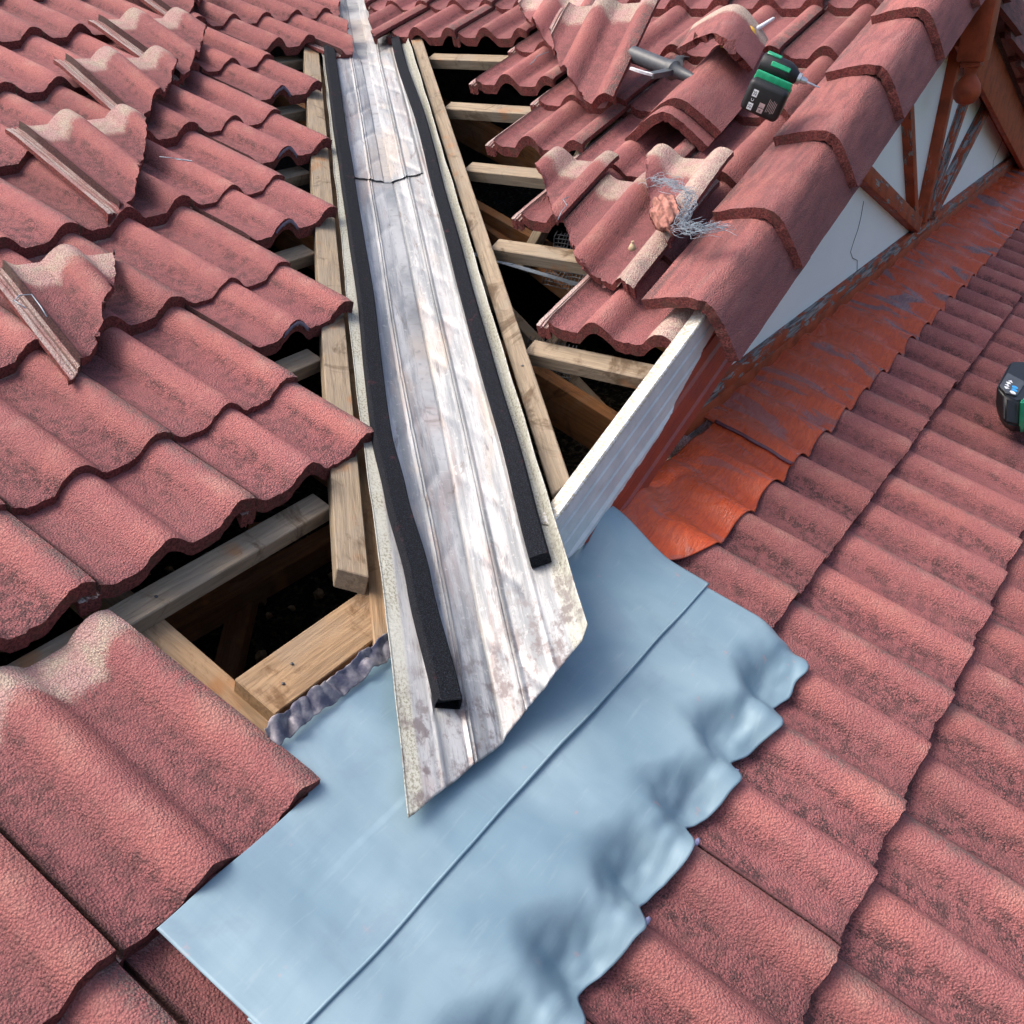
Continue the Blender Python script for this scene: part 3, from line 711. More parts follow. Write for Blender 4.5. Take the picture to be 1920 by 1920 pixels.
# dark woven mesh scraps in the attic
for (c, lab, s) in ((PD(1.02, 1.72, -.33), 'black mesh sheet in the upper right hole', .16), (PD(.86, 1.30, -.36), 'black mesh sheet in the right hole beside the struts', .15)):
    bm = bmesh.new(); k = 14
    for a in range(k):
        for ax in (0, 1):
            pts = [Vector((s * (q / 8 - .5), s * (a / k - .5), .02 * ns(q * .5, a * .3))) for q in range(9)]
            if ax: pts = [Vector((p.y, p.x, p.z)) for p in pts]
            tube_bm(pts, .0016, 4, bm)
    o = link('attic_mesh', tomesh(bm), M_DGREY, None, frame(Vector((0, -1, 0)), Vector((.5, 0, .86)), Vector((-.86, 0, .5)), c)); tag(o, lab, 'mesh')

rr_ = random.Random(9)
bm = bmesh.new()
for i in range(260):
    x = rr_.uniform(-2.0, -.4); y = rr_.uniform(.5, 2.3); z = -.62 + .05 * ns((x - .6) * 5, (y - 1.4) * 5) + .012; q = rr_.uniform(.006, .022)
    b2 = bmesh.new(); bmesh.ops.create_icosphere(b2, subdivisions=1, radius=q)
    for v in b2.verts: v.co = v.co * (1 + .5 * ns(v.co.x * 90 + i, v.co.y * 90, v.co.z * 90)) + Vector((x, y, z))
    me = bpy.data.meshes.new('t'); b2.to_mesh(me); b2.free(); bm.from_mesh(me); bpy.data.meshes.remove(me)
o = link('rubble', tomesh(bm, False), M_MUD); tag(o, 'mortar crumbs scattered on the attic floor under the holes', 'rubble', None, 'stuff')
# nails
def nail(P, n, lab):
    bm = lathe_bm([(.0026, 0), (.0026, .0008), (.0005, .0012)], 8); o = link('nail_head', tomesh(bm), M_GUN, None, Matrix.Translation(P) @ n.to_track_quat('Z', 'Y').to_matrix().to_4x4()); tag(o, lab, 'nail', 'nails in the timber')
nail(PM(-1.69, .512, -.091), NMv, 'nail in the wide orange plank, left one'); nail(PM(-1.655, .53, -.091), NMv, 'nail in the wide orange plank, right one')
nail(PM(-1.72, .757, -.085), NMv, 'nail in the lowest batten over the rafter by the loose tile'); nail(PV(-1.0, .187, -.047), NDv, 'nail in the pale board right of the metal valley')

# ------------------------------------------------------------------ metal valley tray
def tray_h(t): return -.040 + .044 * sm(-.95, -1.50, t) - .050 * sm(.30, .62, t)
def sm(a, b, x):
    t = max(0, min(1, (x - a) / (b - a))); return t * t * (3 - 2 * t)
def sweep(name, t0f, t1, prof_d, mat, nt_, h0, dentamp, parent=None, thick=.0012):
    bm = bmesh.new(); uvl = bm.loops.layers.uv.new('UV'); g = []; info = {}
    for i in range(nt_ + 1):
        row = []
        for (d, h) in prof_d:
            ta = t0f(d); t = ta + (t1 - ta) * (i / nt_) ** 1.15
            w_ = 0.002 * ns(t * 3.1, 5.5)
            dn = 0.0
            q = (t * 7.2 + abs(d) * 9) % 1.0
            if abs(d) < .085: dn -= dentamp * math.exp(-((q - .5) / .09) ** 2) * (0.5 + 0.5 * ns(t * 4, d * 20 + 2)) 
            dn += 0.0014 * ns(t * 9, d * 18, h0 * 9)
            if abs(d) > .13: dn += .0012 * ns(t * 26, d * 2, 4)
            dd = d + w_ + (.002 * ns(t * 11, 1, 9) if abs(d) > .13 else 0)
            if (dd < 0) != (d < 0): dd = 1e-4 if d >= 0 else -1e-4
            v = bm.verts.new(PV(t, dd, tray_h(t) + h0 + h + dn)); info[v] = (t, d); row.append(v)
        g.append(row)
    for i in range(nt_):
        for k in range(len(prof_d) - 1):
            f = bm.faces.new((g[i][k], g[i][k + 1], g[i + 1][k + 1], g[i + 1][k]))
            for l in f.loops: l[uvl].uv = info[l.vert]
    me = tomesh(bm, True, name, 50)
    o = link(name, me, mat, parent); md = o.modifiers.new('s', 'SOLIDIFY'); md.thickness = thick; md.offset = -1
    return o
def mk(ds, ribs, lip=True, W=.145, off=0.0):
    out = []
    for d in ds:
        h = 0
        for rc, rh, rw in ribs: h += rh * math.exp(-((d - rc) / rw) ** 2)
        out.append((d, h))
    return out
ds = [-.142 + .296 * k / 150 for k in range(151)]; ds = [d if abs(d) > 1e-6 else 1e-4 for d in ds]
pr = mk([d + .006 for d in ds], [(-.044, .0045, .0016), (-.037, .0035, .0014), (.050, .0045, .0016), (.043, .0035, .0014), (-.085, .002, .003), (.098, .002, .003), (.0055, -.004, .0025)])
pr = [(d, h + (0.010 * max(0, (abs(d - .006) - .140) / .008))) for d, h in pr]
tray = sweep('valley_tray', lambda d: -1.603 + .58 * d + .0012 * ns(d * 35, 3), 2.3, pr, M_TRAY, 480, 0, .0045)
tag(tray, 'galvanised metal valley tray, streaked and pink-stained, running up between the slopes', 'valley flashing')
ds2 = [-.094 + .19 * k / 110 for k in range(111)]
pr2 = mk([d if abs(d) > 1e-6 else 1e-4 for d in ds2], [(-.040, .005, .0022), (-.033, .003, .0018), (.046, .005, .0022), (.039, .003, .0018), (0, -.004, .0025), (-.094, -.005, .006), (.094, -.005, .006)])
tr2 = sweep('valley_tray', lambda d: -.318 - .06 * abs(d) + .004 * ns(d * 50, 8), 2.3, pr2, M_TRAY2, 360, .0065, .005)
tag(tr2, 'upper length of metal valley tray overlapping the lower one', 'valley flashing')

# foam strips
def foam(name, path, wd, hg, label, chamf):
    bm = bmesh.new(); rings = []; n = 150
    for i in range(n + 1):
        t = path[0][0] + (path[-1][0] - path[0][0]) * i / n
        for k in range(len(path) - 1):
            if path[k][0] <= t <= path[k + 1][0] + 1e-9:
                a = (t - path[k][0]) / (path[k + 1][0] - path[k][0]); a = a * a * (3 - 2 * a); d = path[k][1] * (1 - a) + path[k + 1][1] * a; break
        d += .0018 * ns(t * 5.7, wd * 99 + chamf)
        w2 = wd / 2 * (1 + .06 * ns(t * 5, 2)); sh = .35 if (chamf and i == 0) else 0
        row = []
        for (a, b) in ((-1, 0), (-1, .35), (-.93, .9), (-.8, 1), (.8, 1), (.93, .9), (1, .35), (1, 0)):
            tt = t + (.024 * abs(a) ** 3 * (a > 0) + .018 * abs(a) ** 3 * (a < 0) if (chamf and i == 0) else 0)
            row.append(bm.verts.new(PV(tt, d + a * w2, tray_h(tt) + .004 + b * hg)))
        rings.append(row)
    for i in range(n):
        for k in range(7): bm.faces.new((rings[i][k], rings[i][k + 1], rings[i + 1][k + 1], rings[i + 1][k]))
        bm.faces.new((rings[i][7], rings[i][0], rings[i + 1][0], rings[i + 1][7]))
    bm.faces.new(rings[0][::-1]); bm.faces.new(rings[-1])
    o = link(name, tomesh(bm, True, 'f', 40), M_FOAM); return tag(o, label, 'foam strip', 'black foam strips in the valley')
foam('foam_strip', [(-1.580, -.066), (-1.41, -.082), (-1.26, -.0955), (-1.14, -.103), (-.98, -.101), (-.78, -.0985), (-.57, -.1015), (-.34, -.105), (-.09, -.109), (.30, -.112), (.40, -.112)], .035, .025, 'left black foam strip, longer, with rounded lower end', 1)
foam('foam_strip', [(-1.405, .119), (-1.2, .121), (-1.0, .118), (-.7, .1195), (-.4, .121), (-.09, .125), (.24, .1135), (.66, .116)], .033, .026, 'right black foam strip, ending square beside the white fascia', 0)

# ------------------------------------------------------------------ lead sheets
def sm(a, b, x):
    t = max(0, min(1, (x - a) / (b - a))); return t * t * (3 - 2 * t)
def row0(x, u, k=1.0):
    v = (x / .3 - math.floor(x / .3)) * .3
    p = max(bump(v, .118, .062, .9), bump(v, .268, .062, .9), bump(v, -.032, .062, .9))
    return GROOVE + .034 * (1 - k * (1 - p)) - TILT * u
def sheet(name, xs, us, hf, mat, thick=.003, parent=None, xf=None):
    bm = bmesh.new(); g = []
    for u in us:
        row = []
        for x in xs:
            X, U = xf(x, u) if xf else (x, u)
            row.append(bm.verts.new(PM(X, U, hf(X, U))))
        g.append(row)
    for j in range(len(us) - 1):
        for i in range(len(xs) - 1): bm.faces.new((g[j][i], g[j][i + 1], g[j + 1][i + 1], g[j + 1][i]))
    o = link(name, tomesh(bm), mat, parent); md = o.modifiers.new('s', 'SOLIDIFY'); md.thickness = thick; md.offset = -1
    return o
def lin(a, b, n): return [a + (b - a) * i / n for i in range(n + 1)]
def h_low(x, u):
    wv = .012 * ns(x * 7, 2.2)
    top = row0(x, max(u, 0), .11) + .004 + .004 * ns(x * 3, u * 5)
    lo = row0(x, u + .307, .85) + .010 + .004 * math.cos(x * 2 * math.pi / .15 + 2.2)
    f = sm(.030 + wv + (.016 + .014 * ns(x * 4, 31)) * math.cos(x * 2 * math.pi / .15 - .8 + 1.6 * ns(x * 3, 8)), -.050 + wv, u)
    fold = (.002 + .008 * ns(x * 15, u * 20, 4) + .004 * ns(x * 37, u * 45, 7)) * f * sm(-.095, -.055, u)
    return top * (1 - f) + lo * f + fold + .004 * math.sin(f * math.pi)
def xf_low(x, u):
    if u < .03:
        k = (0.03 - u) / .11
        u2 = .03 - (.03 - u) * (1 + .09 * math.cos((x) * 2 * math.pi / .15 + 2.2 + .7 * math.sin(x * 2 * math.pi / .15)) + .17 * ns(x * 7, 7) + .05 * ns(x * 31, 2))
        return x + .012 * ns(x * 8, 3) * k, u2
    return x, u
ldl = sheet('lead_apron', lin(-2.062, -1.052, 300), lin(-.082, .185, 80), h_low, M_LEAD, .0025, None, xf_low)
tag(ldl, 'lower sheet of blue-grey painted lead dressed over the tiles, scalloped lower edge', 'lead flashing')
def h_up(x, u):
    h = row0(x, u, .11) + .0085 + .0035 * ns(x * 3, u * 6, 2)
    h += .045 * sm(-1.18, -1.05, x) * sm(.20, .36, u)
    if u < .24: h = max(h, h_low(x, u) + .0042)
    return h
ldu = sheet('lead_apron', lin(-2.060, -1.040, 240), lin(.132, .425, 70), h_up, M_LEAD, .0025, None,
            lambda x, u: (x, (u + .014 * ns(x * 4, 1) * max(0, 1 - (u - .132) / .15)) if u < .33 else min(u, .330 + .095 * sm(-1.83, -1.79, x) - .055 * sm(-1.5, -1.35, x))))
tag(ldu, 'upper sheet of blue-grey painted lead running under the valley tray', 'lead flashing')
# rolled seam on the lap
bm = bmesh.new(); pts = [PM(x, .134 + .014 * ns(x * 4, 1), h_up(x, .134) + .0005) for x in lin(-2.055, -1.045, 150)]
tube_bm(pts, .0022, 8, bm); link('seam', tomesh(bm), M_LEAD, ldu)
# crumpled upper edge
def h_cr(x, u):
    q = (u - .400) / .034
    return -.035 + .014 + .014 * (min(max(q, 0), 1)) ** 1.5 + .026 * abs(ns(x * 26, u * 14, 1)) * (.25 + max(q, 0)) + .010 * abs(ns(x * 55, u * 30, 6)) - .006 + .012 * sm(-1.6, -1.5, x)
cr = sheet('lead_upstand', lin(-1.81, -1.545, 120), lin(.408, .436, 24), h_cr, M_LEADD, .002, None, lambda x, u: (x, u + .006 * ns(x * 25, 3) + .004 * ns(x * 70, 5)))
tag(cr, 'crumpled dull lead edge curling up against the orange plank', 'lead flashing')
# silicone blobs under the scallops
for i, (x, u) in enumerate(((-1.205, -.075), (-1.345, -.082), (-1.50, -.090), (-1.65, -.092))):
    bm = bmesh.new(); bmesh.ops.create_icosphere(bm, subdivisions=3, radius=1)
    for v in bm.verts: v.co = Vector((v.co.x * .008, v.co.y * .0035, v.co.z * .0025)) * (1 + .5 * ns(v.co.x * 2 + i, v.co.y * 2, v.co.z * 2))
    o = link('sealant_blob', tomesh(bm), M_SEAL, None, FM(x, u, row0(x, u + .307) + .004)); tag(o, f'violet sealant blob under the lead scallop, {ORD[i+1]} from the right', 'sealant', 'sealant blobs under the lead edge')

# red flashing
def h_red(x, u):
    h = row0(x, u, .35 + .5 * sm(.30, .18, u)) + .006 + .003 * ns(x * 8, u * 10)
    h += .03 * sm(-.75, -.95, x) * sm(.28, .36, u)
    return h
def xf_red(x, u):
    k = sm(.30, .17, u)
    uu = u + k * (.010 * ns(x * 11, 5) + .006 * math.cos(x * 2 * math.pi / .15 + 2))
    if uu > .405: return x, .405
    return x, uu
def lift(x, u): return h_red(x, u)
xr = [lambda x, u: xf_red(x, u)]
rf1 = sheet('red_flashing', lin(-1.045, -.50, 120), lin(.172, .372, 60), h_red, M_REDF, .002, None, lambda x, u: (x + .03 * (0.37 - u) * (x < -.9) , xf_red(x, u)[1] + .06 * sm(-.93, -1.04, x) * sm(.25, .18, u)))
tag(rf1, 'glossy wrinkled red flashing piece between the fascia foot and the lead', 'flashing')
rf2 = sheet('red_flashing', lin(-.52, 4.2, 700), lin(.168, .405, 40), lambda x, u: h_red(x, u) + .0035 + .003 * math.exp(-((x + .512) / .008) ** 2), M_REDF, .002, None, xf_red)
tag(rf2, 'long brushed red flashing along the foot of the gable wall', 'flashing')
bm = bmesh.new(); pts = [PM(-.517 + .004 * ns(u * 20, 3), u, h_red(-.517, u) + .006) for u in lin(.175, .37, 40)]
tube_bm(pts, .0045, 8, bm); link('sealed_lap', tomesh(bm), plain('dark_violet_sealant', (.10, .035, .05), .25), rf2)

# ------------------------------------------------------------------ fascia (metal barge capping), profile extruded up the slope
fa0 = PD(.33, .575, 0); faM = frame(Vector((CA, 0, SA)), Vector((0, 1, 0)), Vector((-SA, 0, CA)), Vector((X0, .33, 0)))
bm = bmesh.new()
pf = [(.030, -.003), (.002, .000), (0, -.003), (0, -.030), (.003, -.034), (0, -.038), (0, -.064), (.003, -.068), (0, -.072), (0, -.098), (-.004, -.106), (-.004, -.128), (0, -.136), (0, -.160), (-.004, -.166), (-.004, -.190), (.002, -.198)]
xs = [.575 + .0 * k for k in range(1)] + lin(.60, 3.10, 50); g = []
for xu in xs:
    row = []
    for (yy, zz) in pf:
        # foot follows the main slope (world z of main slope at Y=.33 is T*.33)
        P = faM @ Vector((xu, yy, zz)); zmin = T * .33 - .012
        if P.z < zmin: P.z = zmin; 
        q = faM.inverted() @ P
        row.append(bm.verts.new(q))
    g.append(row)
for i in range(len(xs) - 1):
    for k in range(len(pf) - 1): bm.faces.new((g[i][k], g[i][k + 1], g[i + 1][k + 1], g[i + 1][k]))
fas = link('gable_fascia', tomesh(bm, True, 'fa', 20), M_FASC, None, faM); md = fas.modifiers.new('s', 'SOLIDIFY'); md.thickness = .0015; md.offset = -1
tag(fas, 'ribbed metal fascia, white at its lower end and red further up the gable', 'fascia')

# ------------------------------------------------------------------ gable wall with fan of timbers
gw = empty('gable_wall', Matrix.Translation((1.3, .40, .10))); tag(gw, 'pale rendered gable wall with a fan of peeling red timbers', 'wall')
inv = gw.matrix_world.inverted()
zR = T * (XR - X0)
bm = bmesh.new(); v4 = [bm.verts.new(inv @ Vector(p)) for p in ((-.69, .402, .02), (4.1, .402, .02), (4.1, .402, zR - T * (4.1 - XR) - .10), (XR, .402, zR - .10), (-.69, .402, T * (-.69 - X0) - .215))]
try: f = bm.faces.new(v4)
except Exception: pass
g_ = bmesh.ops.extrude_face_region(bm, geom=bm.faces[:]); bmesh.ops.translate(bm, vec=(0, .08, 0), verts=[e for e in g_['geom'] if isinstance(e, bmesh.types.BMVert)])
link('render_panel', tomesh(bm, False), M_WALL, gw)
def beam(a, b, wd, mat, yf=.385, dp=.047, nm='beam', bev=.004):
    A = Vector((a[0], yf + dp / 2, a[1])); B = Vector((b[0], yf + dp / 2, b[1])); L = (B - A).length
    bm = box_bm(L, dp, wd, bev, 2, None, Matrix.Translation((L / 2, 0, 0)))
    M = inv @ align(A, B, Vector((0, -1, 0)).cross((B - A)).normalized())
    return link(nm, tomesh(bm, True, 'b', 35), mat, gw, M)
beam((.34, .52), (1.19, .185), .050, M_PEEL, .368, .036)
beam((.73, .71), (1.165, .185), .034, M_PEEL, .371, .033)
beam((1.33, .87), (1.245, .185), .040, M_PEEL, .366, .038)
beam((1.72, .69), (1.315, .18), .034, M_PEELX, .373, .031)
beam((2.17, .555), (1.39, .18), .044, M_PEELX, .369, .035)
beam((-.80, .147), (4.0, .147), .036, M_PEELX, .382, .024, 'sill_beam')
beam((-.72, .108), (4.0, .108), .044, M_REDT, .384, .018, 'base_strip')
# hairline cracks in the render
for pts in ([(.557, .38), (.552, .33), (.54, .30), (.515, .27), (.50, .245), (.53, .22), (.585, .20), (.60, .165)], [(2.74, .37), (2.70, .325), (2.64, .28), (2.58, .24), (2.51, .20), (2.54, .16), (2.56, .12)]):
    bm = tube_bm([inv @ Vector((x, .4012, z)) for x, z in pts], .0009, 4); link('crack', tomesh(bm), M_DARK, gw)
# right rake board + soffit
beam((XR + .02, zR - .20), (4.1, zR - .20 - T * (4.1 - XR - .02)), .16, M_REDT, .33, .022, 'rake_board')
beam((XR - .02, zR - .16), (4.1, zR - .16 - T * (4.1 - XR + .02)), .10, M_REDT, .353, .075, 'rake_soffit')
# finial post with ball
def Pz(x, y, z): return inv @ Vector((x, y, z))
bm = bmesh.new(); box_bm(.082, .082, .40, .006, 2, bm, Matrix.Translation((0, 0, .20)))
box_bm(.060, .060, .02, .008, 2, bm, Matrix.Translation((0, 0, -.008)))
post = link('finial_post', tomesh(bm, True, 'p', 35), M_REDT, gw, Matrix.Translation(Pz(1.095, .285, .715)))
bm = lathe_bm([(.022, 0), (.020, -.012), (.017, -.022), (.026, -.034), (.036, -.048), (.041, -.064), (.041, -.076), (.036, -.092), (.025, -.104), (.010, -.110)], 28)
link('finial_ball', tomesh(bm, True, 'b', 60), M_REDT, post, Matrix.Translation((0, 0, -.016)))

# ------------------------------------------------------------------ tools and small things
def basis(b, n, o):    # x=b, z=n made orthogonal
    b = b.normalized(); n = (n - b * n.dot(b)).normalized(); return frame(b, n.cross(b), n, o)
# impact driver: local x = bit axis, z = towards the camera (battery face), y
bc = PD(.470, 1.80, .125); bdir = PD(.453, 2.083, .05) - PD(.657, 2.274, .05)
nv = (CAMP - bc).normalized(); bdir = bdir - nv * bdir.dot(nv); IM = basis(bdir, nv, bc) @ Matrix.Rotation(rad(16), 4, 'X') @ Matrix.Rotation(rad(15), 4, 'Z') @ Matrix.Scale(.78, 4)
drv = empty('impact_driver', IM); tag(drv, 'green and black cordless impact driver lying beside the verge tiles', 'power tool')
bm = box_bm(.118, .092, .050, .015, 4, None, Matrix.Translation((0, 0, -.025))); bat = link('battery', tomesh(bm, True, 'b', 40), M_BLACK, drv)
bm = box_bm(.112, .030, .012, .004, 2, None, Matrix.Translation((0, .048, -.045))); link('battery_latch', tomesh(bm, True, 'b', 40), M_GREEN, bat)
bm = box_bm(.118, .085, .026, .010, 3, None, Matrix.Translation((0, .006, -.064))); ft = link('foot', tomesh(bm, True, 'b', 40), M_GREEN, drv)
bm = box_bm(.030, .016, .006, .002, 1, None, Matrix.Translation((.040, .050, -.056))); link('clip', tomesh(bm, True, 'b', 40), M_WHITE, ft)
bm = lathe_bm([(.026, -.07), (.020, -.085), (.019, -.12), (.024, -.15)], 20, None, Matrix.Translation((-.006, .018, 0)) @ Matrix.Diagonal((1.15, .9, 1, 1)))
link('handle', tomesh(bm, True, 'b', 40), M_BLACK, drv)
HM = Matrix.Translation((0, .064, -.118)) @ Matrix.Rotation(rad(90), 4, 'Y')
bm = lathe_bm([(.018, -.064), (.029, -.060), (.034, -.045), (.034, .018), (.031, .030), (.025, .044), (.017, .054), (.016, .058)], 28, None, HM); hd = link('motor_housing', tomesh(bm, True, 'b', 40), M_BLACK, drv)
for (a, z0, z1, ww) in ((35, -.05, .025, .020), (95, -.055, -.01, .022), (150, -.03, .03, .014), (-15, -.05, .0, .014), (215, .0, .03, .02)):
    bm = box_bm(.005, ww, z1 - z0, .002, 1, None, HM @ Matrix.Rotation(rad(a), 4, 'Z') @ Matrix.Translation((.0335, 0, (z0 + z1) / 2))); link('green_shell', tomesh(bm, True, 'b', 40), M_GREEN, hd)
bm = lathe_bm([(.0165, .056), (.0165, .066), (.011, .068), (.010, .080), (.007, .086)], 20, None, HM); link('chuck', tomesh(bm, True, 'b', 40), M_STEEL, drv)
bm = lathe_bm([(.0034, .080), (.0034, .108), (.0025, .112), (.0022, .124), (.0006, .128)], 8, None, HM); link('driver_bit', tomesh(bm, True, 'b', 40), M_STEEL, drv)
def text(name, s, size, M, mat, parent, ext_=.0003):
    cu = bpy.data.curves.new(name, 'FONT'); cu.body = s; cu.size = size; cu.extrude = ext_; cu.align_x = 'CENTER'; cu.align_y = 'CENTER'
    o = bpy.data.objects.new('tmp', cu); COL.objects.link(o); dg = bpy.context.evaluated_depsgraph_get()
    me = bpy.data.meshes.new_from_object(o.evaluated_get(dg)); bpy.data.objects.remove(o)
    return link(name, me, mat, parent, M)
def plate(sx, sy, M, mat, parent, nm='label_patch'):
    return link(nm, tomesh(box_bm(sx, sy, .0006), False), mat, parent, M)
RL = Matrix.Rotation(rad(90), 4, 'Z')
for yy in (.012, -.026):
    plate(.015, .020, Matrix.Translation((-.030, yy, .0006)), M_WHITE, bat); 
    text('label_mark', '25', .013, Matrix.Translation((-.030, yy, .0012)) @ RL, M_BLACK, bat)
text('label_mark', 'C', .012, Matrix.Translation((-.030, -.007, .0008)) @ RL, M_WHITE, bat)
for yy in (-.012, -.027):
    plate(.017, .013, Matrix.Translation((.002, yy, .0006)), M_PINK, bat)
text('label_mark', 'X', .010, Matrix.Translation((.002, -.027, .0012)) @ RL, M_BLACK, bat)
for k in range(6): plate(.0012, .038 - .004 * (k % 3), Matrix.Translation((.018 + .0045 * k, -.006, .0006)), M_PINK, bat)

# caulking gun
cA = PD(.979, 2.112, .085); cB = PD(.839, 2.061, .070)
CG = basis(cB - cA, Vector((0, 0, 1)), cA); gun = empty('caulking_gun', CG); tag(gun, 'dark grey caulking gun poking out from under the ridge tiles', 'caulking gun')
L = (cB - cA).length; RY = Matrix.Rotation(rad(90), 4, 'Y')
bm = lathe_bm([(.018, 0), (.0215, .003), (.0215, L), (.018, L + .002)], 24, None, RY); link('barrel', tomesh(bm, True, 'b', 40), M_GUN, gun)
bm = lathe_bm([(.024, L - .004), (.025, L), (.025, L + .014), (.018, L + .022), (.014, L + .06), (.006, L + .12)], 24, None, RY); link('end_cap', tomesh(bm, True, 'b', 40), M_GUN, gun)
def ribbon(pts, wd, th, mat, nm, parent):
    bm = bmesh.new(); rg = []
    for i, p in enumerate(pts):
        d = (pts[min(i + 1, len(pts) - 1)] - pts[max(i - 1, 0)]).normalized(); s = Vector((0, 0, 1)).cross(d).normalized()
        k = wd * (1 - .35 * i / len(pts))
        rg.append([bm.verts.new(p + s * a * k / 2 + Vector((0, 0, b * th / 2))) for a, b in ((-1, -1), (1, -1), (1, 1), (-1, 1))])
    for i in range(len(rg) - 1):
        for k in range(4): bm.faces.new((rg[i][k], rg[i][(k + 1) % 4], rg[i + 1][(k + 1) % 4], rg[i + 1][k]))
    bm.faces.new(rg[0][::-1]); bm.faces.new(rg[-1])
    bmesh.ops.subdivide_edges(bm, edges=bm.edges[:], cuts=1, smooth=.5)
    return link(nm, tomesh(bm, True, 'r', 50), mat, parent)
ribbon([Vector((L + .02, .005, .01)), Vector((L - .005, .030, .016)), Vector((L - .02, .052, .02)), Vector((L - .022, .075, .018)), Vector((L - .035, .092, .014))], .026, .008, M_GUN, 'trigger', gun)
ribbon([Vector((L + .01, -.01, .0)), Vector((L + .02, -.035, .0)), Vector((L + .015, -.06, -.004)), Vector((L + .012, -.08, -.006))], .024, .014, M_GUN, 'grip', gun)
ribbon([Vector((L + .012, -.078, -.004)), Vector((L - .002, -.094, -.002)), Vector((L - .024, -.106, -.0)), Vector((L - .04, -.108, -.0))], .012, .006, M_WHITE, 'release_lever', gun)
# sealant cartridge: yellow cap and white nozzle behind the broken ridge cap
yA = PD(.723, 2.302, .060); yB = PD(.700, 2.415, .055)
CY = basis(yB - yA, Vector((0, 0, 1)), yA); cart = empty('sealant_cartridge', CY); tag(cart, 'white nozzle and yellow cap of a sealant cartridge behind the broken ridge tile', 'sealant cartridge')
L = (yB - yA).length
bm = lathe_bm([(.020, -.10), (.024, -.095), (.024, -.012), (.0245, -.010), (.0245, .0), (.018, .006), (.009, .010)], 24, None, RY); link('cap', tomesh(bm, True, 'b', 40), M_YELL, cart)
bm = lathe_bm([(.0085, .006), (.0065, .04), (.0042, L), (.003, L + .004)], 16, None, RY); link('nozzle', tomesh(bm, True, 'b', 40), M_WHITE, cart)

# wire mesh tangle and mortar lump
lp = PD(.525, 1.36, .092)
bm = bmesh.new(); bmesh.ops.create_icosphere(bm, subdivisions=5, radius=1)
for v in bm.verts:
    c = v.co.copy(); k = 1 + .22 * ns(c.x * 2, c.y * 2, c.z * 2) + .10 * ns(c.x * 7, c.y * 7, c.z * 7) + .05 * ns(c.x * 18, c.y * 18, c.z * 18)
    v.co = Vector((c.x * .030, c.y * .062, max(c.z, -.4) * .026)) * k
    v.co.z += .004 * math.sin(c.x * 11)
o = link('mortar_lump', tomesh(bm), M_MORTAR, None, FD(.508, 1.378, .082, rad(40), .05)); tag(o, 'orange lump of old mortar caught in the wire mesh', 'mortar')
bm = bmesh.new(); rr = random.Random(4)
path_ = [Vector((-.070, .085, .012)), Vector((-.02, .075, .014)), Vector((.035, .045, .016)), Vector((.060, -.005, .014)), Vector((.060, -.060, .010)), Vector((.105, -.062, .006)), Vector((.150, -.035, .004))]
def along(a):
    a = max(0, min(.999, a)) * (len(path_) - 1); i = int(a); return path_[i].lerp(path_[i + 1], a - i)
for i in range(95):
    a0 = rr.random(); ln = rr.uniform(.12, .35); off = Vector((rr.gauss(0, .009), rr.gauss(0, .009), rr.uniform(0, .012))); pts = []; ph = rr.uniform(0, 6); am = rr.uniform(.002, .007)
    for k in range(16):
        a = a0 + ln * (k / 15 - .5)
        pts.append(along(a) + off * (1 + .4 * ns(i, k * .3)) + Vector((am * math.sin(ph + k * 1.1), am * math.cos(ph + k * .9), .002 * math.sin(k * 1.3 + ph))))
    tube_bm(pts, .0005, 4, bm)
for i in range(16):
    s_ = along(rr.uniform(.6, 1)) + Vector((0, 0, .006)); d = Vector((rr.uniform(.2, 1), rr.uniform(-.5, .7), rr.uniform(0, .5))); pts = []
    for k in range(9):
        s_ = s_ + d * .005 + Vector((ns(i, k * .4), ns(i + 9, k * .4), .3 * ns(i + 5, k * .4))) * .005; pts.append(s_.copy())
    tube_bm(pts, .00045, 4, bm)
o = link('wire_mesh', tomesh(bm), M_WIRE, None, FD(.512, 1.378, .086, 0, .05)); tag(o, 'tangle of galvanised wire mesh on the pale broken tile', 'wire mesh')
# mud nest
bm = lathe_bm([(.0075, 0), (.0085, .004), (.007, .009), (.0035, .012), (.0022, .014), (.0034, .018), (.003, .0185)], 16)
for v in bm.verts: v.co *= 1 + .18 * ns(v.co.x * 200, v.co.y * 200, v.co.z * 200)
o = link('wasp_nest', tomesh(bm), M_MUD, None, FD(.540, 1.275, .055, 0, -.3)); tag(o, 'tiny mud nest on the bare roll of the large broken tile', 'nest')
# wire clips
def clip(M, pts, lab):
    bm = tube_bm([Vector(p) for p in pts], .0011, 6); o = link('wire_clip', tomesh(bm), M_WIRE, None, M); tag(o, lab, 'wire clip', 'tile clips left on the roof')
clip(FM(-1.505, 1.375, .033), [(-.016, -.012, 0), (-.018, .018, 0), (-.002, .028, .001), (.018, .022, 0), (.008, -.02, 0), (-.002, -.052, 0)], 'bent wire clip on the lowest broken tile')
clip(FM(-.82, 1.80, .006), [(-.04, .028, 0), (-.01, .008, 0), (.02, -.018, 0), (.018, -.022, 0), (-.012, .004, 0)], 'wire clip lying in a groove beside the broken tiles')
clip(FM(-.655, 2.405, -.012), [(-.04, .03, 0), (.0, .008, .002), (.03, -.006, 0), (.012, .02, 0), (.01, -.02, 0)], 'wire clip between the loose broken tiles at top left')
clip(FD(1.30, 2.13, .055), [(.0, .05, 0), (-.004, .03, .004), (-.018, .012, .003), (-.014, -.01, 0), (-.02, -.026, -.004)], 'wire clip hanging at the corner of the raised top tile')
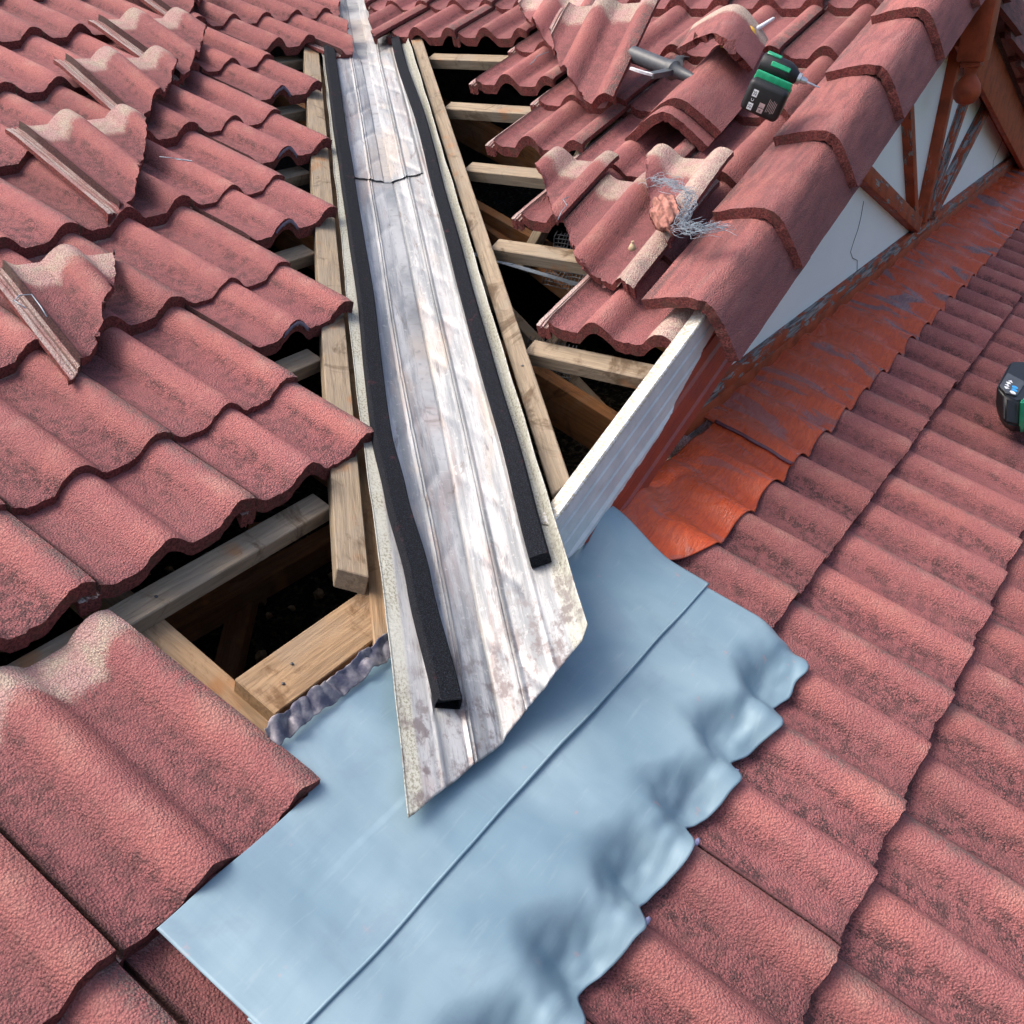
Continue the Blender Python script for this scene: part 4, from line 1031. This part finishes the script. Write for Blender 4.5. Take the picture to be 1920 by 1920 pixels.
clip(FD(.80, 1.40, .050), [(.0, .05, 0), (-.004, .03, .004), (.018, .012, .003), (.016, -.01, 0), (.020, -.036, -.006)], 'wire clip hanging at the joint of the loose broken tiles')

# green-black tool at the right edge, standing on the tiles
tb = PM(.30, -.185, -.01)
TM = FM(.15, -.12, .0); tool = empty('cordless_tool', TM); tag(tool, 'green and black cordless tool standing on the tiles at the right edge', 'power tool')
def prism(pts, z0, z1, bev, mat, nm, parent, M=None):
    bm = bmesh.new(); f = bm.faces.new([bm.verts.new((x, y, z0)) for x, y in pts])
    g_ = bmesh.ops.extrude_face_region(bm, geom=[f]); bmesh.ops.translate(bm, vec=(0, 0, z1 - z0), verts=[e for e in g_['geom'] if isinstance(e, bmesh.types.BMVert)])
    bmesh.ops.recalc_face_normals(bm, faces=bm.faces[:])
    bmesh.ops.bevel(bm, geom=bm.edges[:], offset=bev, segments=3, affect='EDGES')
    return link(nm, tomesh(bm, True, 'p', 40), mat, parent, M)
def loft(rings, mat, nm, parent, bev=.006):
    bm = bmesh.new(); R = [[bm.verts.new(p) for p in rg] for rg in rings]; n = len(R[0])
    for i in range(len(R) - 1):
        for k in range(n): bm.faces.new((R[i][k], R[i][(k + 1) % n], R[i + 1][(k + 1) % n], R[i + 1][k]))
    bm.faces.new(R[0][::-1]); bm.faces.new(R[-1]); bmesh.ops.recalc_face_normals(bm, faces=bm.faces[:])
    bmesh.ops.bevel(bm, geom=bm.edges[:], offset=bev, segments=3, affect='EDGES')
    return link(nm, tomesh(bm, True, 'l', 50), mat, parent)
TR = [[(.026, -.019), (-.010, -.048), (.0, -.070), (.209, -.184), (.33, -.112), (.214, -.002)],
      [(-.043, .006), (-.099, -.029), (-.080, -.059), (.165, -.176), (.33, -.104), (.117, .023)],
      [(-.044, .034), (-.073, .006), (-.066, -.026), (.142, -.144), (.33, -.070), (.156, .039)]]
TZ = (.0, .05, .10)
loft([[(x, y, z) for x, y in rg] for rg, z in zip(TR, TZ)], M_BLACK, 'body', tool)
sh = []
for rg, z in zip(TR, (.004, .05, .103)):
    p2 = Vector((*rg[2], z)); p3 = Vector((*rg[3], z)); d = (p3 - p2).normalized(); nn = Vector((d.y, -d.x, 0))
    sh.append([tuple(p2 + nn * .005), tuple(p3 + nn * .005), tuple(p3 - nn * .05), tuple(p2 - nn * .012 + d * .03)])
loft(sh, M_GREEN, 'side_shell', tool, .004)
pn = prism([(-.062, .006), (-.040, .028), (.06, .030), (.06, -.02), (-.045, -.018)], .1005, .1045, .0015, M_DGREY, 'control_panel', tool)
for x, y, m in ((-.044, -.006, M_WHITE), (-.026, -.006, M_BLUE), (-.008, -.004, M_BLUE)):
    bm = lathe_bm([(.0075, .1045), (.0075, .1060)], 20, None, Matrix.Translation((x, y, 0))); link('button', tomesh(bm, True, 'b', 40), m, pn)
for i, (x, y) in enumerate(((-.034, .012), (-.018, .014), (-.002, .014), (.014, .012))):
    bm = lathe_bm([(.0068, .1045), (.0068, .1056)], 3 if i % 2 else 4, None, Matrix.Translation((x, y, 0))); link('icon', tomesh(bm, False), M_WHITE, pn)

S.render.engine = 'CYCLES'
S.render.resolution_x = 1024; S.render.resolution_y = 1024
